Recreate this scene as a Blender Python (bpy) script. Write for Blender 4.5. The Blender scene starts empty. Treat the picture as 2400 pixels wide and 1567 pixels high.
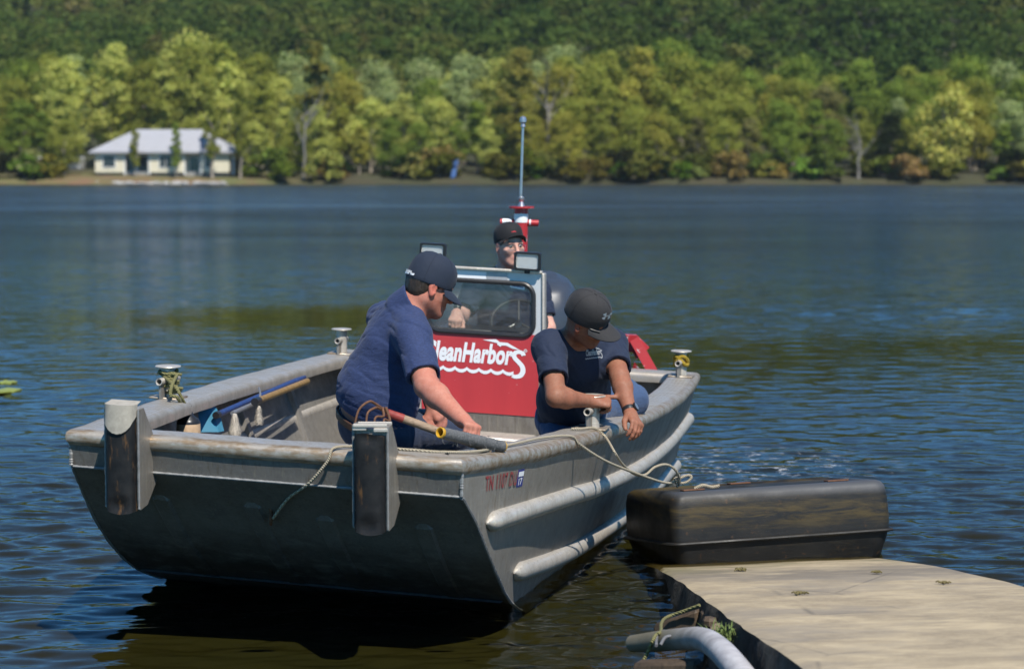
import bpy, math, random
import numpy as np
from mathutils import Vector, Matrix
rng = np.random.default_rng(7)
random.seed(7)
scene = bpy.context.scene
COL = scene.collection
R = math.radians

# ------------------------------------------------------------------ camera, sky, sun, exposure
CAM_H, PITCH, FPX, CX, CY = 1.896, .0771, 4990., 1200., 783.5   # eye height, downward tilt, focal length for a 2400 px wide frame
cd = bpy.data.cameras.new('camera'); cam = bpy.data.objects.new('camera', cd); COL.objects.link(cam)
cam.location = (0, 0, CAM_H); cam.rotation_euler = (math.pi / 2 - PITCH, 0, 0)
cd.sensor_width = 36; cd.lens = FPX / 2400 * 36; cd.clip_end = 5000; cd.clip_start = .1
cd.dof.use_dof = True; cd.dof.focus_distance = 9.8; cd.dof.aperture_fstop = 3.1
scene.camera = cam
SUN_EL, SUN_AZ = R(54), R(24)       # sun behind the camera, to its right
SDIR = Vector((math.sin(SUN_AZ) * math.cos(SUN_EL), -math.cos(SUN_AZ) * math.cos(SUN_EL), math.sin(SUN_EL)))
wd = bpy.data.worlds.new('World'); scene.world = wd; wd.use_nodes = True
nt = wd.node_tree; bgn = nt.nodes['Background']
sky = nt.nodes.new('ShaderNodeTexSky'); sky.sky_type = 'NISHITA'; sky.sun_disc = False
sky.sun_elevation = SUN_EL; sky.sun_rotation = math.pi - SUN_AZ
sky.air_density = 1.0; sky.dust_density = .0; sky.ozone_density = 4.; sky.altitude = 2500
hue = nt.nodes.new('ShaderNodeMix'); hue.data_type = 'RGBA'; hue.blend_type = 'MULTIPLY'; hue.inputs[0].default_value = 1; hue.inputs[7].default_value = (.42, .93, 1.14, 1)   # the deep blue of this dry autumn sky
nt.links.new(sky.outputs[0], hue.inputs[6]); nt.links.new(hue.outputs[2], bgn.inputs[0]); bgn.inputs[1].default_value = .095
sl = bpy.data.lights.new('sun', 'SUN'); sl.energy = 4.5; sl.angle = R(.53); sl.color = (1, .95, .87)
so = bpy.data.objects.new('sun', sl); COL.objects.link(so)
so.rotation_euler = (-SDIR).to_track_quat('-Z', 'Y').to_euler(); so.location = (5, -10, 20)
scene.view_settings.view_transform = 'Standard'; scene.view_settings.look = 'None'
scene.view_settings.exposure = .5; scene.view_settings.gamma = 1; scene.view_settings.use_curve_mapping = False
scene.cycles.max_bounces = 8; scene.cycles.transparent_max_bounces = 12
scene.cycles.caustics_reflective = False; scene.cycles.caustics_refractive = False

# ------------------------------------------------------------------ frames: points of the place
def A3(*p): return np.array(p, float)
def unit(v): v = np.asarray(v, float); return v / (np.linalg.norm(v) + 1e-12)
_cp, _sp = math.cos(PITCH), math.sin(PITCH)
def at(px, py, Y):
    """surveyed point: bearing read in the photograph, at distance Y in front of the eye"""
    a = (px - CX) / FPX; b = -(py - CY) / FPX
    r = A3(a, _cp + b * _sp, -_sp + b * _cp)
    return A3(0, 0, CAM_H) + r * (Y / r[1])
BX, BY, BTH, BPH, BTA = -1.015, 8.516, .206, .047, -.0078     # the boat: bow centre, heading, list, trim
_bs, _bc = math.sin(BTH), math.cos(BTH)
def Bt(u, v, z):
    """boat frame: u aft of the bow, v to port (right in the view), z above the water"""
    u, v, z = np.broadcast_arrays(np.asarray(u, float), np.asarray(v, float), np.asarray(z, float))
    return np.stack([BX + u * _bs + v * _bc, BY + u * _bc - v * _bs, z - v * BPH - (u - 2.2) * BTA], -1)
BLEN = 5.185
_w = np.linalg.solve(np.array([[1, 0, 0], [1, .5, .25], [1, 1, 1.]]), np.array([.838, 1.189, 1.165]))
def bw(u): q = np.asarray(u, float) / BLEN; return _w[0] + _w[1] * q + _w[2] * q * q
def bz(u): return .6586 + .1536 * np.clip(1 - np.asarray(u, float) / BLEN, 0, 1) ** 2
def chine(u): return np.interp(u, [0, 1.2, 3, 5.2], [.82, .82, .9, .95])
def bside(u, z): return chine(u) + (bw(u) - .02 - chine(u)) * (z + .15) / (bz(u) + .09)
_rk = np.array([(.045, .653), (.18, .54), (.34, .39), (.49, .27), (.67, .15), (.82, .075), (1.0, .01), (1.3, -.08), (1.7, -.14), (2.2, -.17), (5.2, -.17)])
def rake(u): return np.interp(u, _rk[:, 0], _rk[:, 1])

# ------------------------------------------------------------------ objects
def root_of(o):
    while o.parent: o = o.parent
    return o
def tag(o, label=None, cat=None, group=None, kind=None):
    if label: o['label'] = label
    if cat: o['category'] = cat
    if group: o['group'] = group
    if kind: o['kind'] = kind
    return o
def thing(name, loc, label, cat, group=None, kind=None):
    o = bpy.data.objects.new(name, None); COL.objects.link(o); o.location = Vector(loc); o.empty_display_size = .1
    return tag(o, label, cat, group, kind)
def mesh_data(name, V, F, mat=None, smooth=True, attrs=None):
    me = bpy.data.meshes.new(name); V = np.asarray(V, np.float32)
    if isinstance(F, np.ndarray):
        n, k = F.shape
        me.vertices.add(len(V)); me.vertices.foreach_set('co', V.ravel())
        me.loops.add(n * k); me.loops.foreach_set('vertex_index', F.ravel().astype(np.int32))
        me.polygons.add(n); me.polygons.foreach_set('loop_start', np.arange(0, n * k, k, dtype=np.int32))
        me.polygons.foreach_set('loop_total', np.full(n, k, np.int32)); me.update(calc_edges=True)
    else:
        me.from_pydata([tuple(map(float, v)) for v in V], [], F); me.update()
    if smooth: me.polygons.foreach_set('use_smooth', np.ones(len(me.polygons), bool))
    for nm, (typ, dom, arr) in (attrs or {}).items():
        a = me.attributes.new(nm, typ, dom); arr = np.asarray(arr, np.float32)
        a.data.foreach_set({'FLOAT': 'value', 'FLOAT_VECTOR': 'vector', 'FLOAT_COLOR': 'color'}[typ], arr.ravel())
    if mat: me.materials.append(mat)
    return me
def obj(name, V, F, mat, parent=None, smooth=True, attrs=None, loc=None, autosmooth=None, boat=False):
    V = np.asarray(V, float)
    if boat:
        d = V - A3(BX, BY, 0); attrs = dict(attrs or {})
        u = d[:, 0] * _bs + d[:, 1] * _bc; v = d[:, 0] * _bc - d[:, 1] * _bs
        attrs['bco'] = ('FLOAT_VECTOR', 'POINT', np.stack([u, v, V[:, 2] + v * BPH + (u - 2.2) * BTA], -1))
    o = bpy.data.objects.new(name, None) if False else None
    off = np.array(root_of(parent).location) if parent else (np.asarray(loc, float) if loc is not None else np.zeros(3))
    me = mesh_data(name, V - off, F, mat, smooth, attrs)
    o = bpy.data.objects.new(name, me); COL.objects.link(o)
    if parent: o.parent = parent
    else: o.location = Vector(off)
    if autosmooth is not None and smooth:
        try: me.set_sharp_from_angle(angle=R(autosmooth))
        except Exception: pass
    return o
class MB:
    def __init__(s): s.V = []; s.F = []; s.n = 0
    def add(s, V, F):
        V = np.asarray(V, float).reshape(-1, 3); s.V.append(V); s.F += [tuple(i + s.n for i in f) for f in F]; s.n += len(V); return s
    def grid(s, G, closed_u=False, closed_v=False, flip=False):
        G = np.asarray(G, float); a, b = G.shape[:2]; F = []
        for i in range(a if closed_u else a - 1):
            for j in range(b if closed_v else b - 1):
                q = (i * b + j, ((i + 1) % a) * b + j, ((i + 1) % a) * b + (j + 1) % b, i * b + (j + 1) % b)
                F.append(q[::-1] if flip else q)
        return s.add(G.reshape(-1, 3), F)
    def box(s, c, ex, ey, ez, bev=0.):
        c, ex, ey, ez = (np.asarray(q, float) for q in (c, ex, ey, ez))
        if bev <= 0:
            V = [c + a * ex + b * ey + d * ez for d in (-1, 1) for b in (-1, 1) for a in (-1, 1)]
            return s.add(V, [(0, 2, 3, 1), (4, 5, 7, 6), (0, 1, 5, 4), (2, 6, 7, 3), (0, 4, 6, 2), (1, 3, 7, 5)])
        lx, ly, lz = (np.linalg.norm(q) for q in (ex, ey, ez)); V = []; idx = {}
        for a in (-1, 1):
            for b in (-1, 1):
                for d in (-1, 1):
                    for k in range(3):
                        f = [1 - bev / lx, 1 - bev / ly, 1 - bev / lz]; f[k] = 1
                        idx[a, b, d, k] = len(V); V.append(c + a * f[0] * ex + b * f[1] * ey + d * f[2] * ez)
        F = []
        for k in range(3):
            for q in (-1, 1):
                o = []
                for (m, n) in ((-1, -1), (1, -1), (1, 1), (-1, 1)):
                    t = [0, 0, 0]; t[k] = q; t[(k + 1) % 3] = m; t[(k + 2) % 3] = n; o.append(idx[t[0], t[1], t[2], k])
                F.append(tuple(o if q > 0 else o[::-1]))
        for k in range(3):
            i, j = (k + 1) % 3, (k + 2) % 3
            for m in (-1, 1):
                for n in (-1, 1):
                    t = [0, 0, 0]; t[i] = m; t[j] = n; a = list(t); a[k] = -1; b = list(t); b[k] = 1
                    f = (idx[(*a, i)], idx[(*b, i)], idx[(*b, j)], idx[(*a, j)]); F.append(f if m * n < 0 else f[::-1])
        for a in (-1, 1):
            for b in (-1, 1):
                for d in (-1, 1):
                    f = (idx[a, b, d, 0], idx[a, b, d, 1], idx[a, b, d, 2]); F.append(f if a * b * d > 0 else f[::-1])
        return s.add(V, F)
    def tube(s, path, r, n=10, cap=True, up=None, closed=False):
        P = np.asarray(path, float); m = len(P); r = np.broadcast_to(np.asarray(r, float), (m,))
        T = np.gradient(P, axis=0) if not closed else (np.roll(P, -1, 0) - np.roll(P, 1, 0))
        T /= np.linalg.norm(T, axis=1)[:, None] + 1e-12
        a = np.asarray(up, float) if up is not None else A3(0, 0, 1)
        if abs(a @ T[0]) > .9: a = A3(1, 0, 0) if abs(T[0][0]) < .9 else A3(0, 1, 0)
        rings = []; N = unit(np.cross(T[0], a))
        for i in range(m):
            N = unit(N - T[i] * (N @ T[i])); Bn = np.cross(T[i], N)
            th = np.arange(n) * 2 * math.pi / n
            rings.append(P[i] + r[i] * (np.cos(th)[:, None] * N + np.sin(th)[:, None] * Bn))
        G = np.array(rings); base = s.n
        s.grid(G, closed_u=closed, closed_v=True, flip=True)
        if cap and not closed:
            s.F.append(tuple(base + i for i in range(n))[::1]); s.F.append(tuple(base + (m - 1) * n + i for i in range(n))[::-1])
        return s
    def lathe(s, o, ax, prof, n=20, ref=None):
        ax = unit(ax); a = unit(ref) if ref is not None else (A3(1, 0, 0) if abs(ax[0]) < .8 else A3(0, 1, 0))
        x = unit(a - ax * (a @ ax)); y = np.cross(ax, x); th = np.arange(n) * 2 * math.pi / n
        G = np.array([o + ax * h + r * (np.cos(th)[:, None] * x + np.sin(th)[:, None] * y) for r, h in prof])
        return s.grid(G, closed_v=True)
    def prism(s, pts, ext):
        P = np.asarray(pts, float); n = len(P)
        s.add(np.vstack([P, P + np.asarray(ext, float)]), [tuple(range(n))[::-1], tuple(range(n, 2 * n))] + [(i, (i + 1) % n, n + (i + 1) % n, n + i) for i in range(n)])
        return s
    def build(s, name, mat, parent=None, smooth=True, auto=35, **k):
        return obj(name, np.vstack(s.V), s.F, mat, parent, smooth, autosmooth=auto, **k)
def spline(P, n):
    """Catmull-Rom through the points"""
    P = np.asarray(P, float); Q = np.vstack([2 * P[0] - P[1], P, 2 * P[-1] - P[-2]]); m = len(P) - 1
    t = np.linspace(0, m - 1e-6, n); i = t.astype(int); f = (t - i)[:, None]
    a, b, c, d = Q[i], Q[i + 1], Q[i + 2], Q[i + 3]
    return .5 * (2 * b + (c - a) * f + (2 * a - 5 * b + 4 * c - d) * f ** 2 + (3 * b - a - 3 * c + d) * f ** 3)

# ------------------------------------------------------------------ value noise
_tab = np.random.default_rng(3).random((64, 64, 64)).astype(np.float32)
def vnoise(P):
    P = np.asarray(P); i = np.floor(P).astype(np.int64); f = P - i; f = f * f * (3 - 2 * f); i &= 63; j = (i + 1) & 63
    x0, y0, z0 = i[..., 0], i[..., 1], i[..., 2]; x1, y1, z1 = j[..., 0], j[..., 1], j[..., 2]; fx, fy, fz = f[..., 0], f[..., 1], f[..., 2]
    a = _tab[x0, y0, z0] * (1 - fx) + _tab[x1, y0, z0] * fx; b = _tab[x0, y1, z0] * (1 - fx) + _tab[x1, y1, z0] * fx
    c = _tab[x0, y0, z1] * (1 - fx) + _tab[x1, y0, z1] * fx; d = _tab[x0, y1, z1] * (1 - fx) + _tab[x1, y1, z1] * fx
    return (a * (1 - fy) + b * fy) * (1 - fz) + (c * (1 - fy) + d * fy) * fz

# ------------------------------------------------------------------ materials
class NT:
    def __init__(s, name):
        s.m = bpy.data.materials.new(name); s.m.use_nodes = True; s.t = s.m.node_tree; s.N = s.t.nodes; s.N.clear()
        s.out = s.N.new('ShaderNodeOutputMaterial')
    def n(s, typ, **k):
        x = s.N.new('ShaderNode' + typ)
        for a, b in k.items():
            if a.startswith('i_'):
                q = a[2:]; x.inputs[int(q) if q.isdigit() else q.replace('_', ' ')].default_value = b
            else: setattr(x, a, b)
        return x
    def l(s, a, b): s.t.links.new(a, b)
    def coord(s, kind='Object', attr=None):
        if attr: return s.n('Attribute', attribute_name=attr).outputs['Vector']
        return s.n('TexCoord').outputs[kind]
    def map(s, vec, scale=(1, 1, 1), rot=(0, 0, 0), loc=(0, 0, 0)):
        x = s.n('Mapping'); x.inputs['Scale'].default_value = scale; x.inputs['Rotation'].default_value = rot; x.inputs['Location'].default_value = loc
        s.l(vec, x.inputs[0]); return x.outputs[0]
    def noise(s, vec, scale, detail=4, rough=.55, dist=0.):
        x = s.n('TexNoise'); x.inputs['Scale'].default_value = scale; x.inputs['Detail'].default_value = detail
        x.inputs['Roughness'].default_value = rough; x.inputs['Distortion'].default_value = dist; s.l(vec, x.inputs['Vector']); return x.outputs[0]
    def ramp(s, fac, stops):
        x = s.n('ValToRGB'); e = x.color_ramp.elements
        while len(e) < len(stops): e.new(.5)
        for q, (p, c) in zip(e, stops): q.position = p; q.color = (*c, 1) if len(c) == 3 else c
        s.l(fac, x.inputs[0]); return x.outputs[0]
    def rng(s, fac, a, b, c, d):
        x = s.n('MapRange'); x.inputs[1].default_value = a; x.inputs[2].default_value = b; x.inputs[3].default_value = c; x.inputs[4].default_value = d
        s.l(fac, x.inputs[0]); return x.outputs[0]
    def mix(s, fac, a, b, mode='MIX'):
        x = s.n('Mix', data_type='RGBA', blend_type=mode); x.clamp_factor = True
        for q, k in ((fac, 0), (a, 6), (b, 7)):
            if isinstance(q, (int, float)): x.inputs[k].default_value = q
            elif isinstance(q, tuple): x.inputs[k].default_value = (*q, 1) if len(q) == 3 else q
            else: s.l(q, x.inputs[k])
        return x.outputs[2]
    def math(s, op, a, b=0., c=0.):
        x = s.n('Math', operation=op)
        for k, q in enumerate((a, b, c)):
            if isinstance(q, (int, float)): x.inputs[k].default_value = q
            else: s.l(q, x.inputs[k])
        return x.outputs[0]
    def bump(s, h, strength=.3, dist=.01, prev=None):
        x = s.n('Bump'); x.inputs['Strength'].default_value = strength; x.inputs['Distance'].default_value = dist; s.l(h, x.inputs['Height'])
        if prev is not None: s.l(prev, x.inputs['Normal'])
        return x.outputs[0]
    def pbr(s, col, rough=.5, metal=0., normal=None, **k):
        p = s.n('BsdfPrincipled')
        for q, nm in ((col, 'Base Color'), (rough, 'Roughness'), (metal, 'Metallic')):
            if isinstance(q, tuple): p.inputs[nm].default_value = (*q, 1) if len(q) == 3 else q
            elif isinstance(q, (int, float)): p.inputs[nm].default_value = q
            else: s.l(q, p.inputs[nm])
        for a, b in k.items():
            nm = a.replace('_', ' ')
            if hasattr(b, 'node'): s.l(b, p.inputs[nm])
            else: p.inputs[nm].default_value = b
        if normal is not None: s.l(normal, p.inputs['Normal'])
        s.l(p.outputs[0], s.out.inputs[0]); return s.m
def m_plain(name, col, rough=.5, metal=0., var=.25, scale=30., bump=.1, **k):
    t = NT(name); c = t.coord(); n1 = t.noise(c, scale); n2 = t.noise(c, scale * .15, 3)
    col2 = tuple(x * (1 - var) for x in col)
    cc = t.mix(t.rng(n1, .35, .7, 0, 1), col, col2); cc = t.mix(t.rng(n2, .3, .75, 0, .7), cc, tuple(x * (1 - var * .6) for x in col))
    return t.pbr(cc, t.rng(n1, .3, .7, max(.05, rough - .1), min(1, rough + .1)), metal, t.bump(n1, bump, .003) if bump else None, **k)
def m_alum(name, base=.36, rough=.42, metal=.75, streak=True, dirt=(.16, .125, .08), dirtamt=.5, tread=False, warm=0., slime_shade=False):
    t = NT(name); c = t.coord(attr='bco')
    n1 = t.noise(c, 9, 6, .6); n2 = t.noise(t.map(c, (1.5, 30, 3)), 4, 4, .6); n3 = t.noise(t.map(c, (30, 30, 1.2)), 2.2, 4, .65)
    n4 = t.noise(c, 70, 4, .7)
    a = base
    col = t.mix(t.rng(n1, .35, .68, 0, 1), (a * (1 + warm), a, a * (.97 - warm)), (a * .68 * (1 + warm), a * .68, a * (.68 - warm)))
    col = t.mix(t.rng(n4, .56, .72, 0, .35), col, (a * 1.45, a * 1.45, a * 1.4))
    if streak: col = t.mix(t.rng(n3, .54, .7, 0, dirtamt), col, dirt)
    col = t.mix(t.rng(n2, .6, .75, 0, dirtamt * .6), col, dirt)
    sc = t.noise(t.map(c, (75, 75, 5), (0, .25, 0)), 1, 3, .6); sc2 = t.noise(t.map(c, (9, 9, 120), (0, .7, 0)), 1, 3, .6)
    if streak: col = t.mix(t.rng(sc, .58, .68, 0, .5), col, (a * 1.5, a * 1.35, a * 1.05)); col = t.mix(t.rng(sc2, .64, .72, 0, .4), col, (a * 1.6, a * 1.5, a * 1.3))
    if slime_shade:
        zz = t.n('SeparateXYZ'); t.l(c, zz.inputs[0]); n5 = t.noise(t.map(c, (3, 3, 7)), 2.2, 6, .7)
        col = t.mix(t.rng(t.math('ADD', zz.outputs[2], t.math('MULTIPLY', n5, .35)), .34, .56, .92, 0), col, (.022, .02, .015)); col = t.mix(t.rng(n5, .55, .7, 0, .5), col, (.2, .19, .165))  # darker toward the waterline: algae smudges and the rake's shading put into colour
    rg = t.rng(n1, .3, .7, rough - .1, rough + .16)
    nm = t.bump(n4, .25, .002); nm = t.bump(n1, .3, .006, nm)
    if tread:
        g = t.n('Attribute', attribute_name='gun'); sx = t.n('SeparateXYZ'); t.l(g.outputs['Vector'], sx.inputs[0])
        def saw(v, per, w): return t.math('LESS_THAN', t.math('ABSOLUTE', t.math('SUBTRACT', t.math('FRACT', t.math('DIVIDE', v, per)), .5)), w)
        flat = t.math('MULTIPLY', t.math('GREATER_THAN', sx.outputs[1], .04), t.math('LESS_THAN', sx.outputs[1], .175))
        row = saw(sx.outputs[1], .0225, .2)
        br = t.math('ADD', sx.outputs[0], t.math('MULTIPLY', t.math('FLOOR', t.math('DIVIDE', sx.outputs[1], .0225)), .017))
        bar = t.math('MULTIPLY', row, saw(br, .05, .36))
        h = t.math('MULTIPLY', bar, flat)
        nm = t.bump(h, .9, .004, nm)
        col = t.mix(t.math('MULTIPLY', h, .45), col, (a * 1.35, a * 1.33, a * 1.28))
        wr = t.noise(t.map(c, (20, 6, 20)), 1.6, 5, .7)
        edge = t.math('LESS_THAN', sx.outputs[1], .036)
        col = t.mix(t.math('MULTIPLY', edge, t.rng(wr, .42, .6, 0, .85)), col, (.24, .16, .085))
        gl = t.math('MULTIPLY', t.math('GREATER_THAN', t.noise(t.map(c, (2, 40, 2)), 3.), .66), flat)
        col = t.mix(t.math('MULTIPLY', gl, .5), col, (.6, .58, .52))
    return t.pbr(col, rg, metal, nm)
M = {}
M['alum'] = m_alum('weathered_aluminium', .285, .5, .5, dirtamt=.6, warm=.11)
M['alum_bow'] = m_alum('stained_shaded_bow_aluminium', .165, .55, .25, warm=.06, slime_shade=True, dirtamt=.65, dirt=(.09, .07, .045))
M['alum_dark'] = m_alum('dull_aluminium', .27, .5, .45, dirtamt=.45, warm=.08)
M['tread'] = m_alum('tread_plate', .42, .42, .5, streak=False, dirtamt=.5, tread=True, warm=.12)
M['alum_light'] = m_alum('bright_aluminium', .5, .42, .35, dirtamt=.45, warm=.1)
M['deck'] = m_alum('deck_plate', .3, .55, .5, streak=False, dirtamt=.6)
def m_rubber():
    t = NT('scuffed_rubber'); c = t.coord(); n = t.noise(c, 18, 5, .65); n2 = t.noise(t.map(c, (26, 26, 5)), 1, 5, .7)
    col = t.mix(t.rng(n, .4, .7, 0, .8), (.01, .01, .0105), (.02, .02, .02)); col = t.mix(t.rng(n2, .57, .7, 0, .75), col, (.17, .085, .028))
    return t.pbr(col, t.rng(n, .3, .7, .45, .7), 0, t.bump(n, .4, .004), Specular_IOR_Level=.25)
M['rubber'] = m_rubber()
M['black'] = m_plain('black_plastic', (.018, .018, .02), .4, bump=.05)
M['gasket'] = m_plain('rubber_gasket', (.02, .02, .022), .45, bump=.05)
M['steel'] = m_plain('galvanised_steel', (.5, .5, .52), .35, .8, bump=.1)
M['worn_end'] = m_plain('worn_pale_end', (.42, .38, .31), .6, 0, .35, 40)
M['weld'] = m_alum('weld_bead', .26, .5, .3, streak=False, dirtamt=.2)
def m_red(name, chips=.62):
    t = NT(name); c = t.coord(); n = t.noise(c, 14, 6, .7); n2 = t.noise(c, 3, 3)
    col = t.mix(t.rng(n2, .3, .7, 0, 1), (.42, .022, .026), (.33, .018, .022)); col = t.mix(t.rng(n, chips, chips + .03, 0, 1), col, (.5, .5, .5))
    return t.pbr(col, t.rng(n2, .3, .7, .32, .5), 0, t.bump(n, .15, .003))
M['red_chip'] = m_red('chipped_red_paint', .6)
def m_panel():
    t = NT('red_panel_film'); c = t.coord(); n = t.noise(t.map(c, (6, 6, 1.2)), 1.2, 4); n2 = t.noise(c, 60, 3)
    col = t.mix(t.rng(n, .3, .7, 0, 1), (.5, .045, .05), (.42, .038, .044)); col = t.mix(t.rng(n, .62, .75, 0, .3), col, (.5, .09, .09))
    col = t.mix(t.rng(n2, .7, .76, 0, .5), col, (.6, .4, .38))
    return t.pbr(col, .38, 0, t.bump(n2, .06, .002))
M['red_panel'] = m_panel()
M['white_film'] = m_plain('white_film', (.8, .8, .8), .4, 0, .06, 20, bump=0)
M['grey_film'] = m_plain('silver_film', (.42, .42, .43), .4, .2, .15, 60, bump=.05)
M['blue_film'] = m_plain('blue_film', (.03, .04, .22), .4, 0, .2, 40, bump=0)
def m_faded():
    t = NT('faded_red_lettering'); c = t.coord(); n = t.noise(t.map(c, (60, 60, 8)), 1, 4, .7)
    return t.pbr(t.mix(t.rng(n, .5, .62, 0, .7), (.3, .045, .045), (.27, .22, .2)), .5, .2)
M['red_letters'] = m_faded()
def m_cloth(name, col, heather=.25, scale=420, sheen=.15, rough=.85, crease=.16):
    t = NT(name); c = t.coord(); n = t.noise(t.map(c, (1, 1, 2.2)), scale * .6, 3, .7); n2 = t.noise(c, 7, 4, .6)
    n3 = t.noise(t.map(c, (1, 1, 3)), 90, 3)
    cc = t.mix(t.rng(n, .35, .68, 0, 1), tuple(x * (1 + heather) for x in col), tuple(x * (1 - heather) for x in col))
    cc = t.mix(t.rng(n3, .5, .7, 0, heather), cc, tuple(min(1, x * 1.6 + .01) for x in col))
    n4 = t.noise(t.map(c, (9, 9, 22)), 1, 3, .5, 1.2); rg = t.math('ABSOLUTE', t.math('SUBTRACT', n4, .5))
    nm = t.bump(n, .25, .001); nm = t.bump(n2, .25, .02, nm); nm = t.bump(t.rng(rg, 0, .12, 1, 0), crease, .008, nm)
    return t.pbr(cc, rough, 0, nm, Sheen_Weight=sheen)
M['shirt_heather'] = m_cloth('heather_blue_jersey', (.015, .028, .085), .5, 420, .06)
M['shirt_navy'] = m_cloth('navy_cotton', (.0065, .014, .038), .15, 420, .04)
M['denim'] = m_cloth('blue_denim', (.03, .06, .13), .45, 500)
M['denim_dark'] = m_cloth('dark_denim', (.012, .02, .045), .4, 500)
M['cap_navy'] = m_cloth('navy_twill', (.008, .015, .032), .15, 700, .05, .85, .02)
M['cap_black'] = m_cloth('charcoal_twill', (.02, .019, .02), .15, 700, .05, .85, .02)
M['cap_jet'] = m_cloth('jet_twill', (.008, .008, .01), .1, 700, .03, .85, .02)
M['leather'] = m_plain('brown_leather', (.11, .05, .025), .5, 0, .4, 60)
M['boot'] = m_plain('tan_boot_leather', (.22, .15, .08), .7, 0, .4, 50)
M['sole'] = m_plain('pale_rubber_sole', (.3, .25, .18), .7, 0, .2, 50)
def m_skin(name, tone, hairy=.25):
    t = NT(name); c = t.coord(); n = t.noise(c, 55, 5, .65); n2 = t.noise(c, 12, 3); v = t.n('Attribute', attribute_name='tint')
    n3 = t.noise(t.map(c, (160, 160, 60)), 1, 3, .7)
    col = t.mix(t.rng(n, .35, .7, 0, .7), tone, (tone[0] * .8, tone[1] * .62, tone[2] * .58))
    col = t.mix(t.rng(n2, .4, .7, 0, .45), col, (tone[0] * .98, tone[1] * .72, tone[2] * .68))
    col = t.mix(1., col, v.outputs['Color'], 'MULTIPLY')
    col = t.mix(t.rng(n3, .55, .72, 0, hairy), col, (.09, .05, .03))
    nb = t.noise(c, 260, 3, .7)
    return t.pbr(col, t.rng(n, .3, .7, .55, .75), 0, t.bump(nb, .2, .0012, t.bump(n2, .1, .004)), Subsurface_Weight=.12, Subsurface_Radius=(.01, .004, .002), Subsurface_Scale=.5, Specular_IOR_Level=.35)
M['skin_ruddy'] = m_skin('ruddy_skin', (.46, .2, .14))
M['skin_tan'] = m_skin('tanned_skin', (.28, .125, .075), .5)
M['skin_fair'] = m_skin('fair_skin', (.6, .36, .28))
def m_hair(name, col):
    t = NT(name); c = t.coord(); n = t.noise(t.map(c, (160, 160, 14)), 1, 3, .7)
    return t.pbr(t.mix(t.rng(n, .35, .7, 0, 1), col, tuple(x * .35 for x in col)), .5, 0, t.bump(n, .8, .004))
M['hair_brown'] = m_hair('short_brown_hair', (.045, .028, .018)); M['hair_grey'] = m_hair('short_grey_hair', (.16, .14, .13))
M['eye'] = m_plain('eye_white', (.3, .27, .25), .2, bump=0); M['iris'] = m_plain('dark_iris', (.03, .04, .04), .15, bump=0)
M['wood'] = None
def m_wood(name, a, b, axis=(2, 40, 40)):
    t = NT(name); c = t.coord(); n = t.noise(t.map(c, axis), 2, 5, .65, .4); n2 = t.noise(c, 30, 4)
    col = t.mix(t.rng(n, .35, .7, 0, 1), a, b); col = t.mix(t.rng(n2, .6, .75, 0, .4), col, tuple(x * .45 for x in b))
    return t.pbr(col, .7, 0, t.bump(n, .4, .004))
M['wood'] = m_wood('weathered_wood', (.34, .24, .16), (.2, .13, .08))
M['timber'] = m_wood('dark_timber', (.09, .06, .035), (.035, .024, .015), (30, 30, 3))
M['rust'] = m_plain('rusty_iron', (.17, .075, .035), .7, .2, .5, 60, .3)
M['red_wood'] = m_plain('red_painted_wood', (.3, .04, .03), .6, 0, .4, 40)
M['yellow'] = m_plain('yellow_fibreglass', (.62, .34, .02), .45, 0, .25, 30)
M['yellow_old'] = m_plain('dirty_yellow_pole', (.3, .18, .06), .55, 0, .45, 30)
M['blue_pole'] = m_plain('blue_pole_paint', (.025, .05, .17), .45, 0, .3, 30)
M['grey_pole'] = m_plain('grey_pole_paint', (.2, .2, .21), .45, .2, .3, 30)
M['tape'] = m_plain('frayed_grey_tape', (.16, .16, .16), .8, 0, .7, 160, .9)
def m_rope(name, col, sc=1.):
    t = NT(name); c = t.coord(); n = t.noise(c, 130, 3, .6)
    w = t.n('TexWave', wave_type='BANDS', bands_direction='DIAGONAL'); w.inputs['Scale'].default_value = 55 * sc; w.inputs['Distortion'].default_value = .6; t.l(c, w.inputs['Vector'])
    col2 = tuple(x * .45 for x in col)
    return t.pbr(t.mix(t.math('MULTIPLY', w.outputs[1], t.rng(n, .2, .8, .5, 1.)), col2, col), .85, 0, t.bump(w.outputs[1], .9, .004))
M['rope'] = m_rope('tan_rope', (.62, .53, .38)); M['rope_old'] = m_rope('mossy_old_rope', (.3, .28, .11)); M['rope_yellow'] = m_rope('yellow_rope', (.6, .4, .03))
M['bristle'] = m_hair('cream_bristles', (.62, .55, .45))
M['light_blue'] = m_plain('light_blue_plastic', (.05, .2, .3), .4, 0, .25, 20)
M['buoy_body'] = m_plain('dirty_cream_buoy', (.52, .36, .22), .65, 0, .45, 25)
M['lens'] = None
def m_lens():
    t = NT('ribbed_lamp_lens'); c = t.coord(); ch = t.n('TexChecker'); ch.inputs['Scale'].default_value = 110
    w1 = t.n('TexWave', bands_direction='X'); w1.inputs['Scale'].default_value = 45; w2 = t.n('TexWave', bands_direction='Z'); w2.inputs['Scale'].default_value = 45
    t.l(c, w1.inputs['Vector']); t.l(c, w2.inputs['Vector']); h = t.math('MAXIMUM', w1.outputs[1], w2.outputs[1])
    return t.pbr(t.mix(h, (.6, .6, .57), (.9, .9, .85)), .2, .5, t.bump(h, .8, .003))
M['lens'] = m_lens()
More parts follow.
